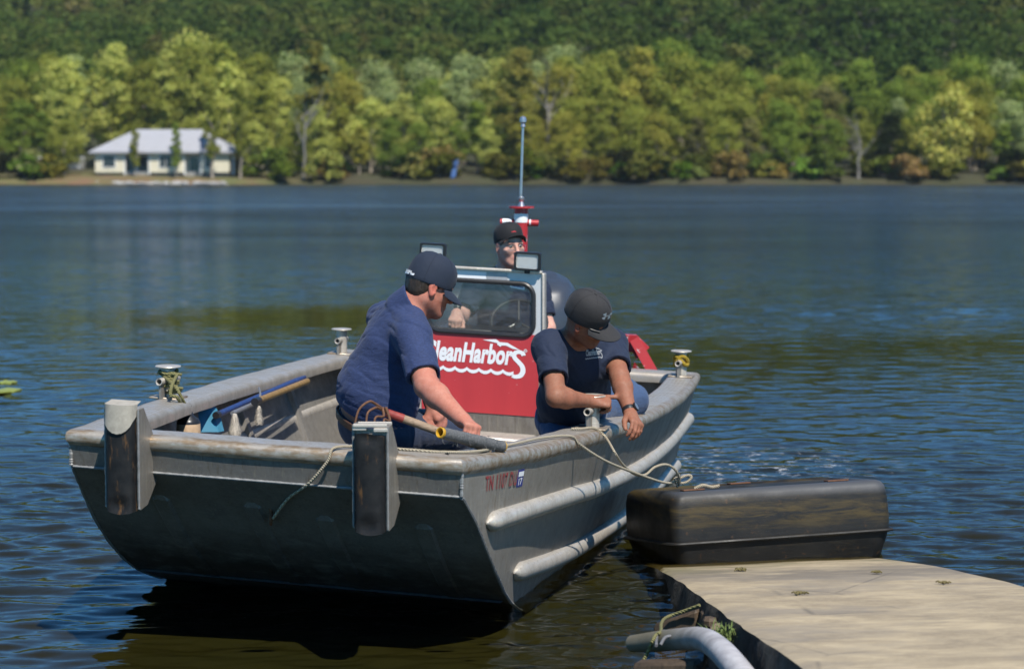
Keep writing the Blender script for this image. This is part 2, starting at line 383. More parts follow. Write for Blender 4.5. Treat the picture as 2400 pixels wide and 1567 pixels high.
def m_glass(name, tint, gloss=.1, dirt=.06):
    t = NT(name); tr = t.n('BsdfTransparent'); tr.inputs[0].default_value = (*tint, 1); gl = t.n('BsdfGlossy'); gl.inputs['Roughness'].default_value = .02
    fr = t.n('LayerWeight'); fr.inputs[0].default_value = .25; mx = t.n('MixShader'); t.l(t.math('MULTIPLY', t.math('ADD', fr.outputs[0], .12), gloss * 4), mx.inputs[0]); t.l(tr.outputs[0], mx.inputs[1]); t.l(gl.outputs[0], mx.inputs[2])
    df = t.n('BsdfDiffuse'); df.inputs[0].default_value = (.5, .5, .48, 1); m2 = t.n('MixShader'); n = t.noise(t.coord(), 9, 5, .7)
    t.l(t.rng(n, .3, .75, dirt * .4, dirt * 1.6), m2.inputs[0]); t.l(mx.outputs[0], m2.inputs[1]); t.l(df.outputs[0], m2.inputs[2]); t.l(m2.outputs[0], t.out.inputs[0])
    return t.m
M['window'] = m_glass('dusty_windscreen', (.8, .83, .82), .07, .05)
M['spec'] = m_glass('spectacle_lens', (.9, .9, .9), .08, .01)
M['cowl'] = m_plain('dark_grey_cowling', (.045, .055, .075), .4, 0, .3, 12, .05)
# ================================================================== SETTING
# ---- water: one real, rippled sheet from the ramp to the far bank
CALM = []
def wave_height(X, Y, cell):
    h = np.zeros_like(X); r = np.random.default_rng(11)
    calm = .62 + .75 * vnoise(np.stack([X * .07 + 3, Y * .11 + 5, X * 0], -1)) ** 1.2
    calm *= .75 + .5 * vnoise(np.stack([X * .02 + 9, Y * .035 + 2, X * 0 + 4], -1))
    def lull(x, y, rx, ry, a):
        return 1 - a * np.exp(-((X - x) / rx) ** 2 - ((Y - y) / ry) ** 2)
    calm *= 1 - .5 * np.exp(-((X + 2.2) / 1.7) ** 2 - ((Y - 8.2) / 2.4) ** 2)
    calm *= lull(-2.4, 27, 5.2, 5.0, .9) * lull(6.2, 23.5, 4.5, 2.6, .75) * lull(1.5, 21, 5, 2.5, .6) * lull(3.5, 33, 6, 3, .35)
    for i in range(54):
        lam = .052 * (.7 / .052) ** (r.random() ** 1.35)
        ang = r.normal(0, .5) + .12; kx, ky = math.sin(ang), -math.cos(ang)
        amp = lam * .0064 * float(np.interp(lam, [.15, .45], [1.1, .42]))
        ph = r.random() * 6.28; k = 2 * math.pi / lam
        fade = np.clip((lam / cell - 2.6) / 2., 0, 1)
        w = np.sin(k * (kx * X + ky * Y) + ph)
        h += amp * fade * (w + .22 * np.cos(2 * (k * (kx * X + ky * Y) + ph)))
    h *= calm; CALM.append(calm)
    # slow wake trains spreading from the boat towards the left and the eye
    near = np.exp(-((X + 1.9) / 1.6) ** 2 - ((Y - 9.6) / 2.6) ** 2)
    h += near * .0042 * np.sin(2 * math.pi * (Y + .16 * X) / .42 + 2.5 * vnoise(np.stack([X * .6, Y * .6, X * 0], -1)))
    n2 = np.exp(-((Y - 7.) / 1.3) ** 2)
    h += n2 * .0012 * np.sin(2 * math.pi * (Y + .28 * X) / .17 + 3 * vnoise(np.stack([X * .8, Y * .9, X * 0 + 7], -1)))
    return h
g = .0021; ys = 4.6 * np.exp(np.arange(int(math.log(288 / 4.6) / g) + 1) * g)
nx = 210; sx = np.sinh(np.linspace(-1, 1, nx) * 1.35) / math.sinh(1.35) * .62
Yg = np.repeat(ys[:, None], nx, 1); Xg = sx[None, :] * (Yg + .8)
cellx = .62 * (Yg) * 2 / nx * .7; cell = np.maximum(cellx * .35, g * Yg)
Zg = wave_height(Xg, Yg, cell)
idx = np.arange(len(ys) * nx).reshape(len(ys), nx)
FQ = np.stack([idx[:-1, :-1], idx[:-1, 1:], idx[1:, 1:], idx[1:, :-1]], -1).reshape(-1, 4)
def m_water():
    t = NT('river_water'); c = t.coord(); pos = t.n('NewGeometry').outputs['Position']
    d = t.n('VectorMath', operation='LENGTH'); t.l(pos, d.inputs[0]); dist = d.outputs['Value']
    n1 = t.noise(t.map(pos, (5.5, 13, 1)), 1, 3, .55); n2 = t.noise(t.map(pos, (1.6, 3.6, 1)), 1, 4, .6); n3 = t.noise(t.map(pos, (.35, .8, 1)), 1, 4, .6)
    patch = t.rng(t.noise(t.map(pos, (.03, .075, 1)), 1, 3), .35, .68, .45, 1.15)
    near = t.rng(dist, 7, 30, 1., 0.); far = t.rng(dist, 14, 60, 0, 1)
    h = t.math('ADD', t.math('MULTIPLY', n1, t.math('MULTIPLY_ADD', near, -.0006, .0032)), t.math('MULTIPLY', t.math('MULTIPLY', n2, far), .11))
    h = t.math('ADD', h, t.math('MULTIPLY', t.math('MULTIPLY', n3, t.rng(dist, 30, 120, 0, 1)), .6))
    cm = t.n('Attribute', attribute_name='calm').outputs['Fac']
    b = t.bump(t.math('MULTIPLY', t.math('MULTIPLY', h, patch), t.rng(cm, .05, .9, .08, 1.1)), 1., 1.)
    foam = t.noise(t.map(pos, (9, 14, 1)), 1, 4, .7); rr = t.n('VectorMath', operation='DISTANCE'); t.l(pos, rr.inputs[0]); rr.inputs[1].default_value = (1.36, 13.6, 0)
    mk = t.math('MULTIPLY', t.rng(rr.outputs['Value'], .2, 1.3, 1, 0), t.rng(foam, .56, .66, 0, .8))
    tr = t.n('BsdfTransparent'); tr.inputs[0].default_value = (.93, .93, .85, 1); gl = t.n('BsdfGlossy'); t.l(t.math('MULTIPLY', t.rng(dist, 15, 110, .02, .2), t.rng(cm, .1, .6, .4, 1)), gl.inputs['Roughness']); t.l(b, gl.inputs['Normal'])   # ripples too small to resolve far away
    fr = t.n('Fresnel'); fr.inputs[0].default_value = 1.333; t.l(b, fr.inputs['Normal']); m1 = t.n('MixShader'); t.l(fr.outputs[0], m1.inputs[0]); t.l(tr.outputs[0], m1.inputs[1]); t.l(gl.outputs[0], m1.inputs[2])
    df = t.n('BsdfDiffuse'); df.inputs[0].default_value = (.5, .52, .55, 1); m2 = t.n('MixShader'); t.l(mk, m2.inputs[0]); t.l(m1.outputs[0], m2.inputs[1]); t.l(df.outputs[0], m2.inputs[2]); t.l(m2.outputs[0], t.out.inputs[0])
    return t.m
def m_murk():
    t = NT('silty_river_water'); p = t.n('NewGeometry').outputs['Position']
    return t.pbr(t.mix(t.rng(t.noise(t.map(p, (.5, .8, 1)), 1, 3), .3, .7, 0, 1), (.025, .021, .0045), (.016, .016, .0042)), 1., 0, None, Specular_IOR_Level=0.)
M['water'] = m_water()
o = obj('water', np.stack([Xg, Yg, Zg], -1).reshape(-1, 3), FQ, M['water'], attrs={'calm': ('FLOAT', 'POINT', np.clip(CALM[0], 0, 2).reshape(-1))}); tag(o, kind='structure')
o = obj('river_murk', [(-400, 1, -.115), (400, 1, -.115), (400, 292, -.115), (-400, 292, -.115)], [(0, 1, 2, 3)], m_murk(), smooth=False); tag(o, kind='structure')   # murk sheet added below the surface, depth set for the boat's shadow

# ---- far bank and wooded hillside
BANK = 283.
def ground_z(x, y):
    y = np.asarray(y, float); x = np.asarray(x, float)
    bank = np.interp(y, [BANK - 3, BANK, BANK + 2, BANK + 8, 330], [-.6, -.02, .7, 1.2, 3.])
    hill = np.where(y > 330, 3 + (y - 330) * .215 - np.clip(y - 560, 0, None) * .06 - np.clip(y - 800, 0, None) * .155 + 7 * np.sin(x * .021 + .6) * np.clip((y - 330) / 150, 0, 1) + x * .035 * np.clip((y - 330) / 120, 0, 1), bank)
    return np.where(y > 330, hill, bank)
def m_ground():
    t = NT('bank_soil_and_grass'); p = t.n('NewGeometry').outputs['Position']; n = t.noise(t.map(p, (.25, .5, 1)), 1, 5, .6); n2 = t.noise(p, .06, 3)
    sx = t.n('SeparateXYZ'); t.l(p, sx.inputs[0])
    col = t.mix(t.rng(n, .4, .62, 0, 1), (.115, .115, .035), (.17, .095, .05)); col = t.mix(t.rng(n2, .45, .6, 0, .5), col, (.06, .075, .02))
    col = t.mix(t.rng(sx.outputs[1], BANK + 12, BANK + 22, 0, 1), col, (.03, .035, .012))
    col = t.mix(t.rng(t.math('ADD', sx.outputs[0], t.math('MULTIPLY', n2, 10)), -26, -20, 0, .85), col, (.03, .032, .012))  # shading on the bank right of the house put into the soil colour
    return t.pbr(col, .95)
M['ground'] = m_ground()
gx = np.linspace(-330, 330, 111); gy = np.concatenate([[BANK - 3, BANK - 1, BANK, BANK + 1, BANK + 2, BANK + 4, BANK + 8], np.linspace(300, 330, 5), np.linspace(345, 1000, 44)])
GX, GY = np.meshgrid(gx, gy); wob = 1.1 * np.sin(GX * .13) + .7 * np.sin(GX * .41 + 1)
GZ = ground_z(GX, GY) + .25 * (vnoise(np.stack([GX * .5, GY * .5, GX * 0], -1)) - .5)
GYw = GY + wob * np.clip((345 - GY) / 60, 0, 1)
ii = np.arange(GX.size).reshape(GX.shape); GF = np.stack([ii[:-1, :-1], ii[:-1, 1:], ii[1:, 1:], ii[1:, :-1]], -1).reshape(-1, 4)
o = obj('hillside', np.stack([GX, GYw, GZ], -1).reshape(-1, 3), GF, M['ground']); tag(o, kind='structure')

# ---- leaves
def m_leaf():
    t = NT('foliage'); a = t.n('Attribute', attribute_name='tint').outputs['Color']; oc = t.n('ObjectInfo').outputs['Color']
    col = t.mix(1., oc, a, 'MULTIPLY'); d = t.n('BsdfDiffuse'); tr = t.n('BsdfTranslucent'); t.l(col, d.inputs[0]); t.l(t.mix(1., col, (.9, 1., .45), 'MULTIPLY'), tr.inputs[0])
    m = t.n('MixShader'); m.inputs[0].default_value = .42; t.l(d.outputs[0], m.inputs[1]); t.l(tr.outputs[0], m.inputs[2]); t.l(m.outputs[0], t.out.inputs[0]); return t.m
M['leaf'] = m_leaf()
M['bark'] = m_plain('grey_brown_bark', (.27, .23, .18), .9, 0, .4, 3, 0); M['bark_pale'] = m_plain('pale_bare_bark', (.2, .185, .16), .85, 0, .25, 3, 0)
def leaf_quads(C, N, S, r):
    """one small face at every point C, roughly facing N"""
    n = len(C); N = N + r.normal(0, .55, (n, 3)); N /= np.linalg.norm(N, axis=1)[:, None]
    T = np.cross(N, r.normal(0, 1, (n, 3))); T /= np.linalg.norm(T, axis=1)[:, None]; Bn = np.cross(N, T)
    S = S[:, None]; e = r.uniform(.55, 1.0, (n, 1))
    V = np.stack([C - T * S - Bn * S * e * .4, C + T * S * .2 - Bn * S * e, C + T * S + Bn * S * e * .3, C - T * S * .1 + Bn * S * e], 1)
    return V.reshape(-1, 3), np.arange(n * 4).reshape(n, 4)
def crown_points(r, H, W, base, nl, n, kind):
    """leaf positions on uneven lobes that fill an envelope: H top, W half-width, base lowest leaf"""
    lob = []
    for i in range(nl):
        q = (i + .5) / nl; z = base + (H - base) * q
        if kind == 'cone': env = W * (1 - q) ** .8 + .3
        elif kind == 'willow': env = W * math.sin(math.pi * min(1, .35 + q * .62)) ** .7
        elif kind == 'bush': env = W * math.sqrt(max(.05, 1 - q * q))
        else: env = W * math.sin(math.pi * (.18 + .76 * q)) ** .8
        for k in range(3 if kind != 'cone' else 2):
            a = r.random() * 6.283; rad = env * math.sqrt(r.random()) * .85
            rr = (W * r.uniform(.2, .42)) * (.75 if kind == 'cone' else 1)
            lob.append((rad * math.cos(a), rad * math.sin(a), z + r.normal(0, .25), rr))
    lob = np.array(lob); w = lob[:, 3] ** 2; pick = r.choice(len(lob), n, p=w / w.sum())
    D = r.normal(0, 1, (n, 3)); D[:, 2] = np.where(D[:, 2] < -.3, -D[:, 2] * .6, D[:, 2]); D /= np.linalg.norm(D, axis=1)[:, None]
    C = lob[pick, :3] + D * lob[pick, 3:4] * r.uniform(.4, 1.22, (n, 1)) * A3(1, 1, 1.05)
    if kind == 'willow': C[:, 2] -= r.random(n) ** 2 * 1.6
    C[:, 2] = np.maximum(C[:, 2], base * .5); tone = r.uniform(.84, 1.16, len(lob))[pick] * r.uniform(.8, 1.2, n)
    return C, D, tone
def crown_mesh(name, seed, H, W, base, nl, n, kind='broad', size=.33):
    r = np.random.default_rng(seed); C, D, tone = crown_points(r, H, W, base, nl, n, kind)
    V, F = leaf_quads(C, D, r.uniform(.6, 1.25, n) * size, r)
    col = np.stack([tone * r.uniform(.92, 1.1, n), tone, tone * r.uniform(.8, 1.1, n), np.ones(n)], -1)
    return mesh_data(name, V, F, M['leaf'], False, {'tint': ('FLOAT_COLOR', 'POINT', np.repeat(col, 4, 0))})
def trunk_mesh(name, seed, H, r0, mat, limbs=6, spread=2.6, bare=False):
    r = np.random.default_rng(seed); mb = MB(); n = 7
    P = np.array([(r.normal(0, .12) * i, r.normal(0, .12) * i, H * .8 * i / (n - 1)) for i in range(n)]); P[0, 2] = -.5
    mb.tube(P, np.linspace(r0, r0 * .25, n), 6)
    for k in range(limbs):
        q = r.uniform(.3, .92); b = P[0] + (P[-1] - P[0]) * q; b[:2] = [np.interp(q, np.linspace(0, 1, n), P[:, j]) for j in (0, 1)]
        a = r.random() * 6.283; ln = spread * r.uniform(.6, 1.15)
        pts = np.array([b + A3(math.cos(a) * ln * t, math.sin(a) * ln * t, ln * (.8 * t + .35 * t * t)) for t in (0, .35, .7, 1)])
        mb.tube(pts, np.linspace(r0 * .45, r0 * .08, 4), 5)
        if bare:
            for m in range(4):
                s = pts[1 + m % 3]; a2 = a + r.normal(0, .9); l2 = ln * r.uniform(.3, .6)
                mb.tube([s, s + A3(math.cos(a2) * l2 * .5, math.sin(a2) * l2 * .5, l2 * .5), s + A3(math.cos(a2) * l2, math.sin(a2) * l2, l2 * 1.1)], [r0 * .16, r0 * .1, r0 * .04], 4)
    return mesh_data(name, np.vstack(mb.V), mb.F, mat)
crowns = {
 'broad': [crown_mesh('crown', s, 15, 3.9 + .5 * (s % 3), 3.2, 15, 6200, 'broad', .21) for s in (1, 2, 3, 4, 5)],
 'tall': [crown_mesh('crown', s, 16, 3.1, 3.4, 17, 5600, 'broad', .21) for s in (11, 12, 13)],
 'cone': [crown_mesh('crown', s, 17, 3.4, 3.5, 13, 2000, 'cone') for s in (21, 22)],
 'willow': [crown_mesh('crown', 31, 12.5, 5.2, 2.2, 8, 4200, 'willow', .28)],
 'bush': [crown_mesh('crown', s, 2.6, 2.2, .2, 4, 800, 'bush', .24) for s in (41, 42, 43)]}
trunks = [trunk_mesh('trunk', 50 + i, 14, .24 + .05 * i, M['bark']) for i in range(4)]
bare_trunks = [trunk_mesh('trunk', 70 + i, 13 + i, .3, M['bark_pale'], 9, 3.6, True) for i in range(3)]
bush_stem = trunk_mesh('stem', 90, 1.8, .06, M['bark'], 4, .8)
def put(me, name, parent, col=None):
    o = bpy.data.objects.new(name, me); COL.objects.link(o); o.parent = parent
    if col is not None: o.color = (*col, 1)
    return o
GREEN = {'olive': (.24, .255, .05), 'yellow_green': (.4, .41, .11), 'fresh': (.17, .225, .04), 'silver': (.28, .325, .14), 'ochre': (.29, .27, .055), 'dark': (.035, .055, .018), 'lemon': (.4, .38, .1), 'brown': (.17, .16, .06)}
LAB = {'olive': 'olive green broad tree in the wooded belt behind the far bank', 'yellow_green': 'pale yellow green leafy tree in the belt on the far shore', 'fresh': 'fresh mid green bushy tree among the far shore woods',
       'silver': 'silvery green tree with soft pale crown across the river', 'ochre': 'ochre tinted tree turning to autumn colour on the far shore', 'brown': 'brownish thin crowned tree half bare on the far shore', 'dark': 'dark green shaded tree standing low by the far waterline'}
COLPH = {'olive': 'olive green', 'yellow_green': 'pale yellow green', 'fresh': 'fresh green', 'silver': 'silvery green', 'ochre': 'ochre tinted', 'brown': 'brownish', 'dark': 'dark green'}
ZONES = [(-1e9, 0, 'past the left edge'), (0, 215, 'around the camper trailer'), (215, 390, 'behind the house left half'), (390, 570, 'behind the house right half'), (570, 690, 'right of the house'), (690, 860, 'around the bare forked tree'),
         (860, 1010, 'left of the blue slide'), (1010, 1180, 'behind the blue slide'), (1180, 1300, 'behind the antenna'), (1300, 1500, 'right of the antenna'), (1500, 1720, 'right of centre'), (1720, 1940, 'left of the thin bare tree'),
         (1940, 2120, 'behind the dark rounded tree'), (2120, 2300, 'behind the lemon willow'), (2300, 2420, 'at the right edge'), (2420, 1e9, 'past the right edge')]
ORD = ['first', 'second', 'third', 'fourth', 'fifth', 'sixth', 'seventh', 'eighth', 'ninth', 'tenth', 'eleventh', 'twelfth'] + [f'number {k}' for k in range(13, 60)]
REG = []
def relabel():
    from collections import defaultdict
    g = defaultdict(list)
    for o, px, row, col, noun in REG:
        z = next(z for a, b, z in ZONES if a <= px < b); g[z, row, col, noun].append((px, o))
    for (z, row, col, noun), L in g.items():
        L.sort(key=lambda q: q[0])
        for i, (_, o) in enumerate(L):
            o['label'] = (f'{ORD[i]} {COLPH[col]} {noun} from left ' if len(L) > 1 else f'{COLPH[col]} {noun} ') + (f'in {row} row ' if row else 'at the waterline ') + z
def tree(x, y, h, kind, colname, label=None, group='trees along the far shore', rz=None, colour=None, wide=1.):
    r = random.Random(int(x * 91 + y * 7)); me = r.choice(crowns[kind]); c = colour or GREEN[colname]; f = r.uniform(1.0, 1.3)
    t = thing('tree' if kind != 'cone' else 'conical_tree', (x, y, float(ground_z(x, y)) - .05), label or LAB[colname], 'tree', None if label else group)
    s = h / {'broad': 15.6, 'tall': 16.8, 'cone': 17.5, 'willow': 13}[kind]
    t.scale = (s * wide * r.uniform(.92, 1.1), s * wide, s); t.rotation_euler.z = rz if rz is not None else r.random() * 6.28
    put(me, 'crown', t, tuple(q * f for q in c)); put(r.choice(trunks), 'trunk', t)
    return t
def shore_x(px, Y): return (px - CX) / FPX * Y
rt = random.Random(5)
def top_profile(px):   # crown tops along the shore read against the hill: height in metres
    return float(np.interp(px, [-200, 0, 170, 300, 420, 560, 700, 745, 830, 980, 1090, 1200, 1290, 1420, 1580, 1680, 1800, 1960, 2060, 2200, 2330, 2400, 2600],
                           [13, 13, 16, 15.5, 17.5, 15.5, 14, 16.5, 13.5, 14, 14.5, 13.5, 16, 15.5, 17, 14, 14, 13.5, 14, 14.5, 14, 13.5, 13]))
def belt_colour(px, row):
    if px < 130: w = ['olive'] * 3 + ['fresh'] * 3 + ['ochre']
    elif px < 700: w = ['yellow_green'] * 6 + ['olive'] * 2 + ['silver']
    elif px < 860: w = ['olive', 'yellow_green', 'ochre', 'silver']
    elif px < 1180: w = ['silver'] * 3 + ['fresh'] * 3 + ['yellow_green'] * 2
    elif px < 1560: w = ['ochre'] * 3 + ['olive'] * 4 + ['silver']
    elif px < 1960: w = ['olive'] * 3 + ['fresh'] * 3 + ['ochre', 'brown']
    else: w = ['fresh'] * 3 + ['olive'] * 3 + ['silver', 'ochre']
    return rt.choice(w)
for row, (Y0, sp, hf) in enumerate([(291, 4.6, .55), (297, 5.0, .74), (304, 5.2, .9), (312, 5.4, 1.), (321, 5.6, 1.02)]):
    x = -112.
    while x < 112:
        xx = x + rt.uniform(-1.3, 1.3); Y = Y0 + rt.uniform(-2.2, 2.2); px = CX + xx / Y * FPX
        x += sp * rt.uniform(.85, 1.2)
        if row < 2 and 190 < px < 590: continue          # the house stands here
        if row == 2 and 200 < px < 580: Y += 7
        if row == 0 and px < 60: continue
        if row == 0 and 2130 < px < 2300: continue
        h = top_profile(px) * hf * rt.uniform(.86, 1.07) * Y / 300
        cn = belt_colour(px, row); REG.append((tree(xx, Y, h, rt.choice(['broad', 'broad', 'tall']), cn, wide=1.12 if row < 2 else 1.), px, ['front', 'second', 'middle', 'fourth', 'rearmost'][row], cn, 'tree'))
# trees one can point to
tree(shore_x(745, 296), 296, 18.2, 'cone', 'ochre', 'tall pointed ochre green tree rising behind the bare forked tree', colour=(.2, .19, .045))
tree(shore_x(1215, 292), 292, 17.0, 'tall', 'ochre', 'tall golden olive tree on the far shore directly behind the boat antenna', colour=(.2, .185, .045))
tree(shore_x(2215, 287.5), 287.5, 11.5, 'willow', 'lemon', 'bright lemon yellow drooping willow at the far waterline on the right', colour=GREEN['lemon'])
tree(shore_x(2085, 287.5), 287.5, 8.5, 'broad', 'dark', 'very dark rounded tree left of the lemon yellow willow', colour=(.022, .034, .012))
tree(shore_x(320, 287.5), 287.5, 7.2, 'tall', 'olive', 'thin small tree in front of the left half of the pale house roof', colour=GREEN['olive'], wide=.5)
tree(shore_x(415, 287.2), 287.2, 7.4, 'tall', 'fresh', 'slender fresh green tree in front of the middle of the house roof', colour=GREEN['fresh'], wide=.55)
def bare(px, Y, h, label, i, rz=0.):
    x = shore_x(px, Y); t = thing('bare_tree', (x, Y, float(ground_z(x, Y)) - .1), label, 'tree'); s = h / 14; t.scale = (s, s, s); t.rotation_euler.z = rz
    put(bare_trunks[i], 'trunk', t); return t
bare(712, 285.5, 12, 'pale leafless forked tree leaning over the far bank right of the house', 0)
bare(2010, 285.5, 9.5, 'pale leafless thin tree on the far bank near the dark rounded tree', 1, 2.)
bare(1283, 299, 15, 'pale bare trunk standing up among golden trees right of the antenna', 2, 4.)
for i, (px, lab) in enumerate([(565, 'thin pale trunk just right of the house porch'), (500, 'thin grey trunk in front of the right house end')]):
    x = shore_x(px, 286.8); t = thing('tree', (x, 286.8, .9), lab, 'tree'); s = .75; t.scale = (s, s, s); t.rotation_euler.z = i * 2.; put(trunks[i], 'trunk', t); put(crowns['tall'][i], 'crown', t, GREEN['olive']).scale = (.5, .5, 1)
for i in range(58):
    px = rt.uniform(640, 2560) if i > 5 else rt.uniform(-100, 180); Y = 284.6 + rt.uniform(-.6, 3.2); x = shore_x(px, Y)
    cn = rt.choice(['fresh', 'olive', 'olive', 'yellow_green', 'dark'])
    t = thing('bush', (x, Y, float(ground_z(x, Y)) - .1), {'fresh': 'low fresh green bush on the far waterline', 'olive': 'low olive bush on the far waterline', 'ochre': 'low yellowish bush on the far waterline', 'yellow_green': 'low pale green bush on the far waterline', 'dark': 'low dark green bush on the far waterline'}[cn], 'bush', 'bushes on the far bank')
    s = rt.uniform(.6, 1.35); t.scale = (s * 1.3, s * 1.2, s); t.rotation_euler.z = rt.random() * 6
    REG.append((t, px, '', cn, 'bush')); put(rt.choice(crowns['bush']), 'crown', t, tuple(q * rt.uniform(.45, .8) for q in GREEN[cn])); put(bush_stem, 'stem', t)
relabel()
# ---- the wooded hill behind, far too many crowns to count
def hill_forest():
    r = np.random.default_rng(77); Vs, Cs = [], []
    def block(x0, x1, y0, y1, sp, n, size, hw):
        for y in np.arange(y0, y1, sp):
            for x in np.arange(x0, x1, sp):
                xx, yy = x + r.uniform(-.45, .45) * sp, y + r.uniform(-.45, .45) * sp
                H = r.uniform(9, 15); W = sp * r.uniform(.48, .72) * hw
                C, D, tone = crown_points(r, H, W, H * .3, 4, n, 'broad'); C += A3(xx, yy, float(ground_z(xx, yy)))
                V, _ = leaf_quads(C, D, r.uniform(.6, 1.2, n) * size, r)
                u = float(vnoise(A3(xx * .03, yy * .03, 1.)[None])[0]) + r.normal(0, .16)
                base = np.array([(.06, .1, .022), (.085, .126, .026), (.115, .145, .032), (.15, .155, .038), (.155, .135, .048)])
                b = np.array([np.interp(np.clip(u, 0, 1), [.1, .4, .6, .85, 1.], base[:, k]) for k in range(3)]) * r.uniform(.85, 1.2)
                Vs.append(V); c = np.concatenate([b[None] * tone[:, None], np.ones((n, 1))], 1); Cs.append(np.repeat(c, 4, 0))
    block(-118, 118, 336, 500, 6.4, 330, .46, 1.08)
    block(-150, 150, 500, 640, 8.5, 70, 1.2, 1.); block(-260, 260, 640, 930, 15, 45, 2.6, 1.)
    V = np.vstack(Vs); C = np.vstack(Cs); F = np.arange(len(V)).reshape(-1, 4)
    o = obj('forest', V, F, M['leaf'], smooth=False, attrs={'tint': ('FLOAT_COLOR', 'POINT', C)})
    tag(o, 'dense dark green forest covering the hillside behind the shore trees', 'forest', kind='stuff')
hill_forest()
# ---- house with a hipped metal roof
M['cream'] = m_plain('cream_siding', (.68, .62, .46), .8, 0, .1, 1, 0); M['roof'] = m_plain('pale_metal_roof', (.36, .36, .38), .5, .0, .12, .6, 0)
M['pane'] = m_plain('dark_window_pane', (.03, .035, .04), .1, 0, .2, 1, 0); M['white'] = m_plain('white_trim', (.75, .74, .7), .6, 0, .1, 2, 0)
M['porch'] = m_plain('shaded_porch_timber', (.16, .13, .1), .8, 0, .2, 2, 0); M['foundation'] = m_plain('grey_block_foundation', (.3, .29, .27), .9, 0, .2, 2, 0)
HY = 289.; hx0, hx1 = shore_x(226, HY), shore_x(540, HY); hz = 1.2; hb = thing('house', ((hx0 + hx1) / 2, HY, hz), 'cream lakeside house with a pale hipped metal roof on the far bank', 'house')
wz = hz + 3.15; segs = [(hx0, hx0 + 3.9, 0), (hx0 + 3.9, hx0 + 7.4, 1.5), (hx0 + 7.4, hx0 + 12., 0), (hx0 + 12., hx0 + 14.4, 1.5), (hx0 + 14.4, hx1, 0)]
mb = MB()
for a, b, d in segs: mb.box(((a + b) / 2, HY + d + 4., (hz + .35 + wz) / 2), ((b - a) / 2, 0, 0), (0, 4., 0), (0, 0, (wz - hz - .35) / 2))
mb.build('wall', M['cream'], hb, smooth=False)
MB().box(((hx0 + hx1) / 2, HY + 4.7, hz + .1), ((hx1 - hx0) / 2 - .05, 0, 0), (0, 4, 0), (0, 0, .3)).build('foundation', M['foundation'], hb, smooth=False)
e = .7; rx0, rx1, ry0, ry1, rz1 = hx0 - e, hx1 + e + .6, HY - e, HY + 8 + e, hz + 6.2
rf = MB().add([(rx0, ry0, wz), (rx1, ry0, wz), (rx1, ry1, wz), (rx0, ry1, wz), (rx0 + 5.6, (ry0 + ry1) / 2, rz1), (rx1 - 5.6, (ry0 + ry1) / 2, rz1), (rx0, ry0, wz - .22), (rx1, ry0, wz - .22), (rx1, ry1, wz - .22), (rx0, ry1, wz - .22)],
              [(0, 1, 5, 4), (1, 2, 5), (2, 3, 4, 5), (3, 0, 4), (6, 7, 1, 0), (7, 8, 2, 1), (8, 9, 3, 2), (9, 6, 0, 3), (9, 8, 7, 6)]).build('roof', M['roof'], hb, smooth=False)
sm = MB()
for k in range(1, 34):
    x = rx0 + (rx1 - rx0) * k / 34; t = min(1, (x - rx0) / 5.6, (rx1 - x) / 5.6); sm.tube([(x, ry0, wz + .03), (x, ry0 + (ry1 - ry0) / 2 * t, wz + (rz1 - wz) * t + .03)], .03, 4)
sm.build('standing_seam', M['roof'], rf)['kind'] = 'stuff'
for (x, d, w_, h_, zc) in [(hx0 + 1.9, 0, .8, .75, 1.85), (hx0 + 4.6, 1.5, .6, 1.0, 1.5), (hx0 + 6.3, 1.5, .75, 1.05, 1.5), (hx0 + 9.1, 0, .36, .8, 1.85), (hx0 + 10., 0, .36, .8, 1.85), (hx0 + 13.2, 1.5, .6, 1., 1.5), (hx0 + 15.3, 0, .4, .8, 1.8)]:
    f = MB().box((x, HY + d - .03, hz + zc), (w_ + .14, 0, 0), (0, .05, 0), (0, 0, h_ + .14)).build('window', M['white'], hb, smooth=False)
    MB().box((x, HY + d - .07, hz + zc), (w_, 0, 0), (0, .03, 0), (0, 0, h_)).build('pane', M['pane'], f, smooth=False)
for x in (hx0 + 4, hx0 + 7.3, hx0 + 12.1, hx0 + 14.3, hx1 + .5): MB().box((x, HY + .1, (hz + wz) / 2), (.1, 0, 0), (0, .1, 0), (0, 0, (wz - hz) / 2)).build('porch_post', M['white'], hb, smooth=False)
MB().box((hx1 + .35, HY + 2.2, hz + 1.2), (.3, 0, 0), (0, 1.6, 0), (0, 0, .9)).build('porch_screen', M['porch'], hb, smooth=False)
# ---- camper trailer left of the house, slide, stones at the waterline
TY = 291.; tx0, tx1 = shore_x(45, TY), shore_x(195, TY); tr = thing('camper_trailer', ((tx0 + tx1) / 2, TY, 1.3), 'white camper trailer parked under the trees left of the house', 'trailer')
bd = MB().box(((tx0 + tx1) / 2, TY + 1.2, 2.75), ((tx1 - tx0) / 2, 0, 0), (0, 1.2, 0), (0, 0, .95), .25).build('body', m_plain('dull_white_trailer', (.5, .49, .47), .6, 0, .2, 1, 0), tr, smooth=False)
for k in range(3):
    f = MB().box((tx0 + 1.5 + k * 2.6, TY - .03, 3.2), (.55, 0, 0), (0, .04, 0), (0, 0, .38)).build('window', M['pane'], tr, smooth=False)
MB().box((tx0 + 5.4, TY - .03, 2.75), (.35, 0, 0), (0, .035, 0), (0, 0, .85)).build('door', M['roof'], tr, smooth=False)
for k in (-.5, .5): MB().lathe(A3((tx0 + tx1) / 2 + k, TY - .05, 1.65), (0, 1, 0), [(0, 0), (.36, 0), (.38, .05), (.38, .2), (0, .2)], 14).build('wheel', M['black'], tr)
X = shore_x(1066, 285.); z0 = float(ground_z(X, 285.))
sd = thing('water_slide', (X, 285., z0), 'blue plastic slide standing on the far bank left of the antenna', 'slide')
